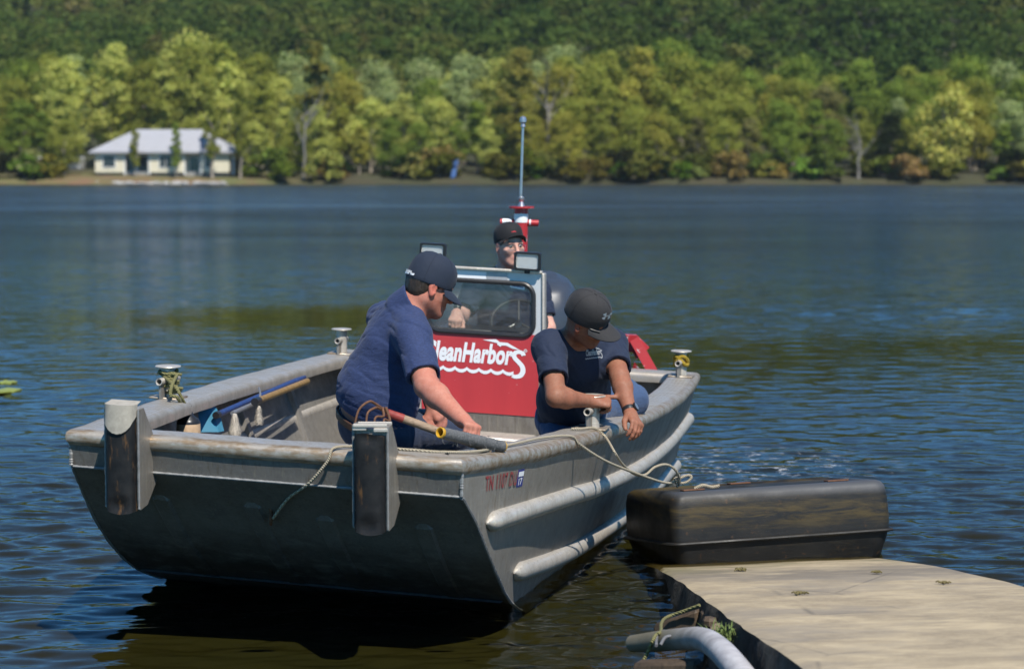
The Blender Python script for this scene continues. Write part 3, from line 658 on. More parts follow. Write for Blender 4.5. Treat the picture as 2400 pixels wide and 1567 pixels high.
MB().box((X, 284.6, z0 + 1.35), (.3, 0, .08), (0, .05, .0), (.22, .5, 1.2), .03).build('chute', m_plain('blue_slide_plastic', (.03, .1, .28), .4, 0, .1, 2, 0), sd, smooth=False)
for k in (-1, 1): MB().tube([(X + .35 + k * .4, 286.2, z0 - .1), (X + .3 + k * .4, 285.2, z0 + 2.7)], .04, 6).build('leg', M['steel'], sd)
M['stone'] = m_plain('pale_bank_stone', (.45, .43, .4), .9, 0, .3, 3, 0)
def rock(x, y, z, s, seed, mat, name, **kw):
    r = np.random.default_rng(seed); bm = MB(); n, m = 7, 5; G = []
    for i in range(m + 1):
        ph = math.pi * i / m; G.append([(math.sin(ph) * math.cos(a) * r.uniform(.75, 1.15) * s[0] + x, math.sin(ph) * math.sin(a) * r.uniform(.75, 1.15) * s[1] + y, z + math.cos(ph) * r.uniform(.8, 1.1) * s[2]) for a in np.arange(n) * 6.283 / n])
    G[0] = [G[0][0]] * n; G[m] = [G[m][0]] * n
    o = bm.grid(G, closed_v=True, flip=True).build(name, mat, None, smooth=False, loc=(x, y, z)); return tag(o, **kw)
for i in range(15):
    px = 228 + i * 21 + rt.uniform(-8, 8); Y = 282.6 + rt.uniform(-.3, .9); rock(shore_x(px, Y), Y, .1, (rt.uniform(.5, 1.3), .5, rt.uniform(.2, .38)), i, M['stone'], 'stone', label=f'{ORD[i] if i < 12 else ["thirteenth", "fourteenth", "fifteenth"][i - 12]} pale stone from the left at the waterline below the house', cat='stone', group='stones at the far waterline')
# ================================================================== THE BOAT
boat = thing('workboat', (BX, BY, 0), 'grey aluminium workboat with square raked bow and red steering console nosed up to the ramp', 'boat')
us = np.concatenate([np.linspace(.045, 1.4, 22), np.linspace(1.6, BLEN - .02, 20)])
def side_grid(sgn, off=0., ztop=-.05, zmin=None):
    G = []
    for u in us:
        zt = bz(u) + ztop; zb = max(rake(u), -.17) if zmin is None else max(rake(u) + .03, zmin); row = []
        for t in np.linspace(0, 1, 9):
            z = zt + (zb - zt) * t; row.append(Bt(u, sgn * (bside(u, z) - off), z))
        G.append(row)
    return np.array(G)
hull = MB(); hull.grid(side_grid(1)); hull.grid(side_grid(-1), flip=True)
ru = np.concatenate([np.linspace(.045, 1.3, 20), [1.7, 2.2, 3.2, 4.2, BLEN - .02]])
hull.grid([[Bt(u, s * bside(u, max(rake(u), -.17)), rake(u)) for s in np.linspace(-1, 1, 9)] for u in ru])
tr_ = [[Bt(BLEN - .02, s * bside(BLEN - .02, z), z) for s in np.linspace(-1, 1, 7)] for z in np.linspace(-.17, bz(BLEN) - .05, 6)]
hull.grid(tr_)
hull_o = hull.build('hull', M['alum'], boat, auto=25, boat=True)
# the flat stem plate above the raked bow
bow = MB(); bow.grid([[Bt(.045 - .03 * t, s * (bside(.045, .653 + t * .11) - .002), .655 + t * (bz(0) - .05 - .655)) for s in np.linspace(-1, 1, 9)] for t in np.linspace(0, 1, 4)], flip=True)
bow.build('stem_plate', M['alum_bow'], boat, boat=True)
bow = MB(); bow.grid([[Bt(u - .004, s * (bside(u, rake(u)) - .004), rake(u) - .002) for s in np.linspace(-1, 1, 15)] for u in np.linspace(.045, 1.3, 24)])
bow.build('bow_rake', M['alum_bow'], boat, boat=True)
wl = MB(); r_ = np.random.default_rng(4)
ws_ = np.linspace(-1, 1, 160); wl.tube([Bt(.036, s * bside(.045, .653), .656) for s in ws_], .005 + .0025 * r_.random(160), 6)
for sgn in (1, -1): wl.tube([Bt(u - .004, sgn * bside(u, rake(u)), rake(u)) for u in np.linspace(.04, 1.1, 90)], .0055 + .003 * r_.random(90), 6)
for sgn in (1, -1): wl.tube([Bt(.03, sgn * bside(.045, z), z) for z in np.linspace(.66, bz(0) - .06, 20)], .006 + .004 * r_.random(20), 6)
wl.build('weld_seam', M['weld'], hull_o, boat=True)
for v in (-.5, -.1, .2, .62):
    sk = MB(); uu = np.linspace(.2 if v < 0 else .24, 1.25, 14)
    sk.grid([[Bt(u - h * .9, v + dv, rake(u) - h * .35) for dv, h in ((-.045, 0), (-.03, .018), (.03, .018), (.045, 0))] for u in uu])
    sk.add([Bt(uu[0], v - .045, rake(uu[0])), Bt(uu[0] - .016, v - .03, rake(uu[0]) - .006), Bt(uu[0] - .016, v + .03, rake(uu[0]) - .006), Bt(uu[0], v + .045, rake(uu[0])), Bt(uu[0] - .04, v, rake(uu[0] - .05))], [(0, 1, 4), (1, 2, 4), (2, 3, 4)])
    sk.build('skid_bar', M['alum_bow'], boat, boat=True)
# gunwale: one cap rail all the way round
ring = []
for u in np.linspace(BLEN, .3, 40): ring.append(('L', u))
for v in (-1.,): ring.append(('LC', 0))
for s in np.linspace(-.88, .88, 19): ring.append(('B', s))
ring.append(('RC', 0))
for u in np.linspace(.3, BLEN, 40): ring.append(('R', u))
prof = [(.036, -.07), (.016, -.066), (.003, -.05), (0, -.032), (.004, -.014), (.018, -.003), (.036, 0), (.1, .0005), (.165, 0), (.182, -.004), (.193, -.014), (.197, -.03), (.196, -.062), (.186, -.064), (.184, -.03), (.16, -.014), (.05, -.014)]
G = []; GA = []; arc = 0; prev = None
for kind, q in ring:
    row = []; ra = []
    for o_, h in prof:
        if kind in 'LR':
            sg = 1 if kind == 'R' else -1; u = q; p = (u, sg * (bw(u) - o_), bz(u) + h)
            if q == BLEN: p = (BLEN - o_, sg * (bw(BLEN) - o_), bz(BLEN) + h)
        elif kind in ('LC', 'RC'):
            sg = 1 if kind == 'RC' else -1; u = o_; p = (max(o_, .0), sg * (bw(o_) - max(o_, .0)), bz(0) + h - .03 * o_)
        else: p = (o_, q * bw(0), bz(0) + h)
        row.append(Bt(*p)); ra.append((0, o_, 0))
    c = row[6]; arc += 0 if prev is None else np.linalg.norm(c - prev); prev = c
    for a in ra: GA.append((arc, a[1], 0))
    G.append(row)
nst = []                                                              # stern rail
for s in np.linspace(-.86, .86, 11):
    nst.append([Bt(BLEN - o_, s * bw(BLEN), bz(BLEN) + h) for o_, h in prof])
    GA += [(s, o_, 0) for o_, h in prof]
gw = MB(); gw.grid(G, closed_v=True, flip=False); gw.grid([G[0]] + nst + [G[-1]], closed_v=True, flip=True)
GA = GA + [(0, o_, 0) for o_, h in prof] * 2
# order of the vertices: first grid, then stern grid with its two end rows
n1 = len(G) * len(prof); first = GA[:n1]; st = GA[n1:n1 + 11 * len(prof)]; endr = GA[-2 * len(prof):]
GA2 = first + endr[:len(prof)] + st + endr[len(prof):]
gw_o = gw.build('gunwale', M['tread'], boat, auto=40, boat=True, attrs={'gun': ('FLOAT_VECTOR', 'POINT', np.array(GA2))})
# dings on the cap rail so the edge is not a clean line
for v in gw_o.data.vertices:
    p = np.array(v.co) + 0.; v.co.z += float((vnoise((p * 9 + 40)[None])[0] - .5) * .008); v.co.y += float((vnoise((p * 14 + 20)[None])[0] - .5) * .006)
# rub rails: half pipes with pointed noses
for path in ([(.30, .51), (.5, .502), (.974, .478), (1.5, .447), (2.0, .411), (2.86, .375), (3.9, .36), (5.15, .36)], [(.77, .215), (1.0, .19), (1.4, .15), (1.99, .108), (2.9, .08), (3.9, .06), (5.15, .06)]):
    for sg in (1, -1):
        P = spline([Bt(u, sg * (bside(u, z) + .006), z) for u, z in path], 60); rr_ = np.full(60, .043); rr_[:5] = [.004, .022, .034, .04, .043]
        if sg > 0: P[0] += A3(-.0, 0, 0)
        P[:5] += np.linspace(.0, 0, 5)[:, None]
        MB().tube(P, rr_, 14).build('rub_rail', M['alum_light'], boat, boat=True)
# inside: side linings, deck, sloping foredeck, transom lining
ins = MB(); ins.grid(side_grid(1, .035, -.04, .07), flip=True); ins.grid(side_grid(-1, .035, -.04, .07))
ins.grid([[Bt(u, s * (bside(u, rake(u) + .035) - .035), rake(u) + .035) for s in np.linspace(-1, 1, 7)] for u in np.linspace(.08, .8, 10)], flip=True)
ins.grid([[Bt(.07, s * (bside(.045, z) - .035), z) for s in (-1, 0, 1)] for z in (.68, .77)])
ins.grid([[Bt(BLEN - .06, s * (bside(BLEN, z) - .035), z) for s in np.linspace(-1, 1, 5)] for z in (.07, .3, .6)], flip=False)
ins.build('inner_lining', M['alum_dark'], boat, boat=True)
MB().grid([[Bt(u, s * (bside(u, .08) - .03), .08) for s in (-1, -.5, 0, .5, 1)] for u in np.linspace(.76, BLEN - .05, 12)], flip=True).build('deck', M['deck'], boat, boat=True)
for u in (1.05, 2.0, 2.95, 3.9):
    for sg in (-1, 1): MB().grid([[Bt(u + du, sg * (bside(u, z) - .035 - k), z) for du, k in ((-.03, 0), (-.025, .03), (.025, .03), (.03, 0))] for z in np.linspace(.08, bz(u) - .07, 6)], flip=sg > 0).build('frame_rib', M['alum_dark'], boat, boat=True)
bx_ = lambda u, v, z, du, dv, dz, bev=0.: MB().box(Bt(u, v, z), Bt(u + du, v, z) - Bt(u, v, z), Bt(u, v + dv, z) - Bt(u, v, z), A3(0, 0, dz), bev)
bx_(.98, -.28, .3, .2, .45, .2, .015).build('bench', M['alum_dark'], boat, boat=True)
lk = bx_(2.85, .86, .36, .3, .11, .27, .015).build('side_locker', m_alum('pale_locker_plate', .62, .5, .3, dirtamt=.2), boat, boat=True)
bx_(2.85, .86, .645, .31, .12, .012, .006).build('lid', M['worn_end'], lk, boat=True)
# push knees with rubber fenders
def knee(vc, w, top, worn):
    k = MB()
    for sg in (-1, 1):
        v = vc + sg * w; pts = [(-.11, top), (-.06, top + .004), (.04, bz(0) + .004), (.036, .66), (.07, .615), (-.03, .535), (-.105, .525)]
        k.prism([Bt(a, v - .006, z) for a, z in pts], Bt(0, .012, 0) - Bt(0, 0, 0))
    k.grid([[Bt(u, vc + s * (w - .006), z) for s in (-1, 1)] for u, z in ((-.1, .53), (-.02, .545), (.05, .62))]).grid([[Bt(u, vc + s * (w - .006), z) for s in (-1, 1)] for u, z in ((-.105, .54), (-.105, top - .012))])
    k.add([Bt(-.11, vc - w, top - .02), Bt(-.11, vc + w, top - .02), Bt(-.085, vc + w, top - .02), Bt(-.085, vc - w, top - .02)], [(0, 1, 2, 3)])
    ko = k.build('push_knee', M['alum'], boat, boat=True)
    for sg in (-1, 1): MB().tube([Bt(-.112, vc + sg * (w + .002), z) for z in np.linspace(.53, top, 40)], .004 + .002 * r_.random(40), 6).build('weld_seam', M['weld'], ko, boat=True)
    f = MB(); G = []; zs = np.linspace(.515, top - (.012 if worn else .03), 26)
    for i, z in enumerate(zs):
        t = i / 25; row = []
        dent = .018 * math.exp(-((t - .08) / .07) ** 2) + (.014 * math.exp(-((t - .95) / .05) ** 2) if not worn else 0)
        for a in np.linspace(-math.pi / 2, math.pi / 2, 13):
            rr2 = 1 + .04 * (float(vnoise(A3(a * 1.2, z * 9, vc * 7)[None])[0]) - .5)
            d = (.075 - dent * math.cos(a) ** 4) * rr2 * .8; row.append(Bt(-.1 - d * math.cos(a) ** .4, vc + (w - .008) * math.sin(a), z + .006 * math.sin(a * 2 + z * 9)))
        G.append(row)
    f.grid(G); f.add([G[-1][j] for j in range(13)], [tuple(range(13))]); f.add([G[0][j] for j in range(13)], [tuple(range(13))[::-1]])
    f.build('rubber_fender', M['rubber'], ko)
    if worn:
        c = MB(); c.grid([[Bt(-.1 - (.069 - .004 * t) * max(0, math.cos(a)) ** .4, vc + (w - .004) * math.sin(a), top - .075 * max(0, math.cos(a)) * (1 - t) - .02 + .042 * t) for a in np.linspace(-math.pi / 2, math.pi / 2, 11)] for t in (0, .5, 1)])
        c.grid([[Bt(-.1 - .064 * max(0, math.cos(a)) ** .4, vc + (w - .004) * math.sin(a), top + .022) for a in np.linspace(-math.pi / 2, math.pi / 2, 11)], [Bt(-.06, vc + (w - .004) * math.sin(a), top + .03) for a in np.linspace(-math.pi / 2, math.pi / 2, 11)]])
        c.build('worn_end', M['worn_end'], ko)
    else:
        c = MB()
        for sg in (-1, 1): c.box(Bt(-.115, vc + sg * (w - .025), top - .012), A3(.028, 0, 0), A3(0, .012, 0), A3(0, 0, .008), .003)
        for q in (-.115, -.045): c.box(Bt(q, vc, top + .002), A3(w, 0, 0), A3(0, .008, 0), A3(0, 0, .007), .003)
        c.build('top_strap', M['alum_light'], ko)
knee(-.545, .068, .93, True); knee(.492, .068, .935, False)
# mooring bollards on the gunwale
def bollard(u, v, rot=0., h=.155):
    z0 = float(bz(u)); a = A3(0, 0, 1)
    b = MB().lathe(Bt(u, v, z0 + .004), a, [(.034, 0), (.0335, .01), (.033, h - .01), (.033, h - .004)], 22)
    bo = b.build('bollard', M['alum_light'], boat, boat=True)
    bx_(u, v, z0 + .004, .075, .075, .005, .003).build('base_plate', M['tread'], bo, boat=True, attrs={'gun': ('FLOAT_VECTOR', 'POINT', np.zeros((24, 3)))})
    MB().lathe(Bt(u, v, z0 + h - .002), unit(A3(.02, -.03, 1)), [(0, .0), (.062, .0), (.064, .003), (.062, .006), (.0, .0065)], 26).build('top_disc', M['alum_light'], bo, boat=True)
    d = unit(A3(-.28 + rot, -.96, .0)); c = Bt(u, v, z0 + .088); cr = MB()
    th = np.arange(15) * 2 * math.pi / 14; X_ = unit(np.cross(d, a))
    for e in (-1, 1):
        pass
    G = []
    for s, r_2 in ((-.105, .0125), (-.107, .017), (-.104, .0178), (.104, .0178), (.107, .017), (.105, .0125)):
        G.append([c - d * s * -1 + r_2 * (math.cos(t) * X_ + math.sin(t) * a) for t in th[:-1]])
    G = [[p - A3(0, 0, 0) for p in g_] for g_ in G]
    inner = [[c + d * .06 + .0125 * (math.cos(t) * X_ + math.sin(t) * a) for t in th[:-1]]]
    cr.grid([inner[0]] + G[::-1] if False else [inner[0], G[5], G[4], G[3], G[2], G[1], G[0]], closed_v=True, flip=True)
    cr.build('cross_pipe', M['alum_light'], bo, boat=True)
    MB().lathe(c + d * .055, d, [(0, 0), (.0126, .001)], 14).build('pipe_bore', M['black'], bo)
    MB().box(c + d * .055 - A3(0, 0, .05), d * .04, X_ * .006, A3(0, 0, .036)).build('gusset', M['alum_dark'], bo, boat=True)
    return bo
bollard(1.79, -1.075); bollard(4.86, -1.085, .1); bollard(1.80, 1.052); bollard(4.86, 1.085)
# ---- console
CU, CV, CW, CB, CT = 3.9, .035, .365, .08, 1.305
con = bx_(CU + .3, CV, (CB + .9) / 2, .3, CW - .002, (.9 - CB) / 2, .012).build('console', M['alum_dark'], boat, boat=True)
def face(x, z, d=0.): return Bt(CU - d, CV + x, z)
# front frame, open at the windscreen
WX0, WX1, WZ0, WZ1 = -.31, .315, .94, 1.242
def rrect(x0, x1, z0, z1, r, n=8):
    P = []
    for cx, cz, a0 in ((x1 - r, z1 - r, 0), (x0 + r, z1 - r, 90), (x0 + r, z0 + r, 180), (x1 - r, z0 + r, 270)):
        for k in range(n + 1): a = R(a0 + 90 * k / n); P.append((cx + r * math.cos(a), cz + r * math.sin(a)))
    return P
inn = rrect(WX0, WX1, WZ0, WZ1, .07); n_ = len(inn)
def outp(x, z):   # push a point of the opening out to the edge of the upper front plate
    cx, cz = (WX0 + WX1) / 2, (WZ0 + WZ1) / 2; dx, dz = x - cx, z - cz; zt, zb = CT, .915
    t = min(*( [(CW - cx) / dx if dx > 0 else (-CW - cx) / dx] if abs(dx) > 1e-6 else [1e9]), *([(zt - cz) / dz if dz > 0 else (zb - cz) / dz] if abs(dz) > 1e-6 else [1e9]), 1e9)
    return (cx + dx * t, cz + dz * t)
fr = MB(); fr.grid([[face(x, z) for x, z in inn], [face(*outp(x, z)) for x, z in inn]], closed_v=True, flip=True); fr.grid([[face(x, z, -.03) for x, z in inn], [face(*outp(x, z), -.03) for x, z in inn]], closed_v=True)
for px_, pz in ((-CW, CT), (CW, CT), (-CW, .915), (CW, .915)):        # corner fillers
    near = sorted((outp(x, z) for x, z in inn), key=lambda q: (q[0] - px_) ** 2 + (q[1] - pz) ** 2)[:2]
    fr.add([face(px_, pz), face(*near[0]), face(*near[1])], [(0, 1, 2), (2, 1, 0)])
fr.build('screen_frame', m_plain('pale_grey_film', (.6, .61, .61), .4, .15, .08, 50, 0), con, smooth=False)
sides = MB()
for s in (-1, 1): sides.box(Bt(CU + .02, CV + s * (CW + .006), (CB + CT) / 2), Bt(.034, 0, 0) - Bt(0, 0, 0), Bt(0, .008, 0) - Bt(0, 0, 0), A3(0, 0, (CT - CB) / 2 + .003), .004)
sides.box(face(0, CT + .008, .0), A3(CW * .98, -CW * .2, -CW * .047), A3(.005, .025, 0), A3(0, 0, .008), .004)
sides.build('edge_trim', M['alum_light'], con, boat=True)
low = MB(); low.grid([[face(s * CW, z) for s in (-1, 1)] for z in (CB, .915)], flip=True); low.build('front_plate', M['alum_light'], con, smooth=False, boat=True)
rp = MB(); rp.box(face(-.004, (.475 + .953) / 2 - .002, .003), Bt(0, .348, 0) - Bt(0, 0, 0), Bt(.0015, 0, 0) - Bt(0, 0, 0), A3(0, 0, .237)); rp.build('red_panel', M['red_panel'], con, smooth=False)
for x0, x1 in ((-.36, -.25), (-.235, .035)): MB().box(face((x0 + x1) / 2, 1.274, .003), Bt(0, (x1 - x0) / 2, 0) - Bt(0, 0, 0), Bt(.001, 0, 0) - Bt(0, 0, 0), A3(0, 0, .024)).build('reflective_strip', M['white_film'], con, smooth=False)
for x0, x1 in ((.04, .16),): MB().box(face((x0 + x1) / 2, 1.274, .003), Bt(0, (x1 - x0) / 2, 0) - Bt(0, 0, 0), Bt(.001, 0, 0) - Bt(0, 0, 0), A3(0, 0, .024)).build('reflective_strip', M['grey_film'], con, smooth=False)
gk = MB(); gk.tube([face(x, z, .006) for x, z in inn], .014, 8, closed=True); gk.build('window_gasket', M['gasket'], con)
MB().add([face(x, z, -.006) for x, z in inn] + [face(x, z, -.012) for x, z in inn], [tuple(range(n_)), tuple(range(n_, 2 * n_))[::-1]]).build('windscreen', M['window'], con, smooth=False)
bx_(CU - .12, CV + .1, .225, .12, .235, .145, .01).build('step_box', M['alum_light'], con, boat=True)
bx_(CU - .232, CV + .3, .27, .006, .02, .035, .004).build('latch', M['steel'], con, boat=True)
bx_(CU - .1, CV - .1, .378, .02, .12, .008, .003).build('hinge_bar', M['white_film'], con, boat=True)
dsh = bx_(CU + .42, CV, .915, .16, CW - .03, .02, .01).build('dashboard', M['black'], con)
MB().tube([Bt(CU + .62, CV + .1, .96) + A3(.17 * math.cos(a), .1 * math.sin(a), .0 + .13 * math.sin(a)) for a in np.linspace(0, 2 * math.pi, 33)[:-1]], .011, 8, closed=True).build('steering_wheel', M['black'], con)
wh = MB()
for a in (1.57, 3.7, 5.7): wh.tube([Bt(CU + .62, CV + .1, .96), Bt(CU + .62, CV + .1, .96) + A3(.17 * math.cos(a), .1 * math.sin(a), .13 * math.sin(a))], .008, 6)
wh.tube([Bt(CU + .5, CV + .1, .92), Bt(CU + .62, CV + .1, .96)], .02, 8); wh.build('wheel_spoke', M['black'], con)
MB().tube([Bt(CU + .45, -.22, .98), Bt(CU + .5, -.22, 1.03)], .012, 8).lathe(Bt(CU + .5, -.22, 1.03), (0, -.3, 1), [(0, -.01), (.022, 0), (.024, .02), (0, .04)], 12).build('throttle_lever', M['black'], con)
for q, z in ((.05, .62), (.06, .5)): bx_(CU + q, CV + CW + .02, z, .04, .012, .05, .006).build('side_latch', M['steel'], con, boat=True)
MB().box(face(.28, 1.14, .003), A3(.0012, 0, 0), A3(0, .001, 0), A3(.006, 0, .05)).build('crack_line', M['black'], con, smooth=False)
# work lamps
def lamp(cx, cz, u=CU - .03):
    c = Bt(u, cx, cz); ex, ey = unit(Bt(0, 1, 0) - Bt(0, 0, 0)), unit(A3(-.15, -1, -.06)); ez = unit(np.cross(ex, -ey)); w, h = .078, .052
    if ez[2] < 0: ez = -ez
    def rr(s, d, q=1.): return [c + ex * x + ez * z + ey * d for x, z in rrect(-w * s, w * s, -h * s * q, h * s * q, .012, 4)]
    sh = MB(); sh.grid([rr(.55, -.07), rr(.9, -.06), rr(1, -.02), rr(1, .02), rr(.97, .024), rr(.82, .024, .97), rr(.82, .014, .97)], closed_v=True, flip=False); sh.add(rr(.55, -.07), [tuple(range(20))[::-1]])
    lo = sh.build('work_lamp', M['black'], boat)
    ln = MB(); ln.add(rr(.83, .015, .97), [tuple(range(20))]); ln.build('lens', M['lens'], lo, smooth=False)
    MB().box(c - ez * (h + .008) - ey * .01, ex * .016, ey * .02, ez * .012, .003).build('bracket', M['black'], lo)
lamp(-.24, 1.397); lamp(.32, 1.375)
# ---- tow post with cross bar and flag staff, red tow frame, outboard cowlings at the stern
def vert(px, y0, y1, Y): return at(px, y0, Y), at(px, y1, Y)
YS = 13.62; pb = at(1222, 488, YS); tp = MB()
tp.lathe(A3(pb[0] - .02, pb[1], .1), unit(pb - A3(pb[0] - .02, pb[1], .1)), [(.043, 0), (.043, pb[2] - .1)], 20)
post = tp.build('tow_post', M['red_chip'], boat)
MB().lathe(pb, (0, 0, 1), [(0, 0), (.082, .0), (.082, .012), (0, .012)], 24).build('top_flange', M['red_chip'], post)
MB().lathe(pb - A3(.003, 0, .115), (.02, 0, 1), [(.0445, .025), (.0445, .08)], 20).build('reflective_band', M['white_film'], post)
ca, cb = at(1172, 520, YS), at(1262, 523, YS)
MB().tube([ca, ca + (cb - ca) * .5, cb], .021, 14).build('cross_bar', M['red_chip'], post)
for q0, q1 in ((.06, .3), (.76, .8)): MB().tube([ca + (cb - ca) * q0 + A3(0, -.003, .002), ca + (cb - ca) * q1 + A3(0, -.003, .002)], .0205, 12).build('paint_patch', M['white_film'], post)
sb, st_ = at(1220, 470, YS), at(1226, 288, YS)
MB().lathe(pb + A3(0, 0, .012), (0, 0, 1), [(.022, 0), (.016, .02), (.013, .03), (.02, .04), (.02, .055), (.008, .065)], 14).build('staff_socket', M['steel'], post)
MB().tube([sb - A3(0, 0, .03), st_], [.0095, .0085], 10).build('staff', M['steel'], post)
MB().lathe(st_ - A3(0, 0, .03), (0, 0, 1), [(.01, 0), (.016, .004), (.012, .025), (.021, .033), (.022, .05), (.018, .066), (0, .074)], 16).build('stern_light', M['steel'], post)
fp = [at(1395, 792, 13.9), at(1492, 800, 13.85), at(1522, 868, 13.72), at(1530, 890, 13.7)]
tf = MB(); d0 = A3(.0, .05, .0)
def sq(path, hw, hh):
    P = np.asarray(path); G = []
    for i, p in enumerate(P):
        t = unit((P[min(i + 1, len(P) - 1)] - P[max(i - 1, 0)])); n = unit(np.cross(t, A3(0, 1, 0))); G.append([p + n * hh + A3(0, -hw, 0), p + n * hh + A3(0, hw, 0), p - n * hh + A3(0, hw, 0), p - n * hh + A3(0, -hw, 0)])
    return G
tf.grid(sq([at(1300, 800, 13.95), at(1420, 802, 13.9), at(1487, 804, 13.85), at(1506, 826, 13.8)], .05, .056), closed_v=True, flip=True); tfo = tf.build('tow_frame', M['red_chip'], boat, smooth=False); MB().grid(sq([at(1486, 793, 13.82), at(1530, 872, 13.72), at(1540, 890, 13.7)], .04, .033), closed_v=True, flip=True).build('frame_leg', M['red_chip'], tfo, smooth=False)
MB().prism([at(1487, 848, 13.6), at(1515, 885, 13.6), at(1478, 880, 13.62)], A3(0, .02, 0)).build('gusset', M['red_chip'], tfo, smooth=False)
def cowl(cx, w, Y, top):
    G = []
    for t, sx_, sz in ((0, .5, 0), (.1, .96, .05), (.3, 1.02, .14), (.6, 1., .3), (.85, .9, .42), (.96, .72, .47), (1., .35, .5)):
        G.append([A3(cx + w * sx_ * math.cos(a) * (abs(math.cos(a)) ** -.35 if abs(math.cos(a)) > .05 else 1), Y + .3 * sx_ * math.sin(a), top - .52 + sz + .03 * math.sin(a) + .02 * t) for a in np.linspace(0, 2 * math.pi, 25)[:-1] + .01])
    m = MB().grid(G, closed_v=True); m.add(G[-1], [tuple(range(24))]); o_ = m.build('outboard_motor', M['cowl'], boat)
    MB().box((cx, Y - .02, top - .75), (.1, 0, 0), (0, .15, 0), (0, 0, .3), .02).build('motor_leg', M['black'], o_)
    MB().lathe(A3(cx, Y, top - .53), (0, 0, 1), [(w * .9, 0), (w * 1.02, .005), (w * 1.02, .02), (w * .9, .025)], 24).build('cowl_band', M['black'], o_)
cowl(.225, .21, 14.0, 1.2); cowl(-.36, .21, 14.05, 1.18)
# ---- bow eye, lettering on the side
be = MB(); e0 = Bt(.25, -.035, rake(.25)); be.box(e0 + A3(0, -.02, .02), A3(.006, 0, 0), A3(0, .03, 0), A3(0, 0, .035), .003)
be.tube([e0 + A3(.0, -.04 + .02 * math.cos(a), .0 + .028 * math.sin(a)) for a in np.linspace(0, 2 * math.pi, 17)[:-1]], .006, 6, closed=True); be.build('bow_eye', M['rust'], boat)

# lettering: flat vinyl cut letters laid on their surface
def text_verts(s, bold=.0, space=1.):
    cu = bpy.data.curves.new('lettering', 'FONT'); cu.body = s; cu.size = 1; cu.offset = bold; cu.space_character = space; cu.resolution_u = 4
    o = bpy.data.objects.new('lettering', cu); COL.objects.link(o); dg = bpy.context.evaluated_depsgraph_get(); me = bpy.data.meshes.new_from_object(o.evaluated_get(dg))
    V = np.array([v.co for v in me.vertices]); F = [tuple(p.vertices) for p in me.polygons]
    bpy.data.objects.remove(o); bpy.data.curves.remove(cu); bpy.data.meshes.remove(me); return V[:, :2], F
def fit(V, w=None, h=None):
    lo, hi = V.min(0), V.max(0); V = (V - lo) / (hi - lo); return V * np.array([w, h])
def ribbon(P, w):
    P = np.asarray(P, float); T = np.gradient(P, axis=0); T /= np.linalg.norm(T, axis=1)[:, None]; N = np.stack([-T[:, 1], T[:, 0]], -1); w = np.broadcast_to(np.asarray(w, float), (len(P),))[:, None]
    V = np.vstack([P + N * w / 2, P - N * w / 2]); n = len(P); return V, [(i, i + 1, n + i + 1, n + i) for i in range(n - 1)]
def spl2(P, n): return spline(np.c_[np.asarray(P, float), np.zeros(len(P))], n)[:, :2]
def logo2d():
    """the company wordmark: condensed bold letters, a gull above, a scalloped wave that runs into the tail of the s"""
    parts = []
    V, F = text_verts('CleanHarbor', .042, 1.04); V = fit(V, 9.75, 2.62); V[:, 0] += V[:, 1] * .14; parts.append((V, F))
    s_ = spl2([(11.1, 1.35), (11.0, 1.62), (10.65, 1.78), (10.22, 1.66), (10.05, 1.3), (10.2, .9), (10.6, .45), (10.95, -.05), (11.02, -.65), (10.75, -1.2), (10.25, -1.38), (9.85, -1.27)], 60)
    parts.append(ribbon(s_, np.interp(np.linspace(0, 1, 60), [0, .2, .5, .8, 1], [.5, .48, .52, .55, .45])))
    up, dn = [], []
    for k in range(8):
        x0 = -.4 + k * 1.32
        for t in np.linspace(0, 1, 9)[:-1]: up.append((x0 + 1.32 * t, -.55 - .34 * math.sin(math.pi * t) ** .8)); dn.append((x0 + 1.32 * t, -.98 - .34 * math.sin(math.pi * t) ** .8))
    n = len(up); parts.append((np.array(up + dn), [(i, n + i, n + i + 1, i + 1) for i in range(n - 1)]))
    gull = [(6.6, 3.05), (8.1, 3.2), (8.5, 2.88), (9.35, 2.85), (10.75, 2.0), (9.85, 2.15), (9.2, 2.48), (8.72, 2.46), (8.55, 2.3), (8.2, 2.55), (8.25, 2.72)]
    parts.append((np.array(gull), [tuple(range(len(gull)))[::-1]]))
    parts.append((*ribbon([(11.3 + .17 * math.cos(a), 1.98 + .17 * math.sin(a)) for a in np.linspace(0, 6.283, 17)], .06),))
    V, F = text_verts('R', .01); V = fit(V, .14, .18) + np.array([11.24, 1.89]); parts.append((V, F))
    Vs, Fs, n = [], [], 0
    for V, F in parts: Vs.append(V); Fs += [tuple(i + n for i in f) for f in F]; n += len(V)
    V = np.vstack(Vs); return V, Fs
LV, LF = logo2d()
sc_ = .0492
V = np.array([face(-.344 + x * sc_ * 1.1, .764 + y * sc_ * .93, .0062) for x, y in LV])
obj('company_lettering', V, LF, M['white_film'], con, smooth=False)
# small sticker on the windscreen
mb = MB(); P = rrect(.175, .262, 1.213, 1.243, .008, 4); mb.add([face(x, z - .12 * (x - .2), .0) for x, z in P], [tuple(range(len(P)))]); mb.build('window_sticker', M['white_film'], con, smooth=False)
V, F = text_verts('CleanHarbors', .03); V = fit(V, .07, .014); obj('sticker_lettering', [face(.183 + x, 1.222 + y - .12 * (x - .017), .0015) for x, y in V], F, M['blue_film'], con, smooth=False)
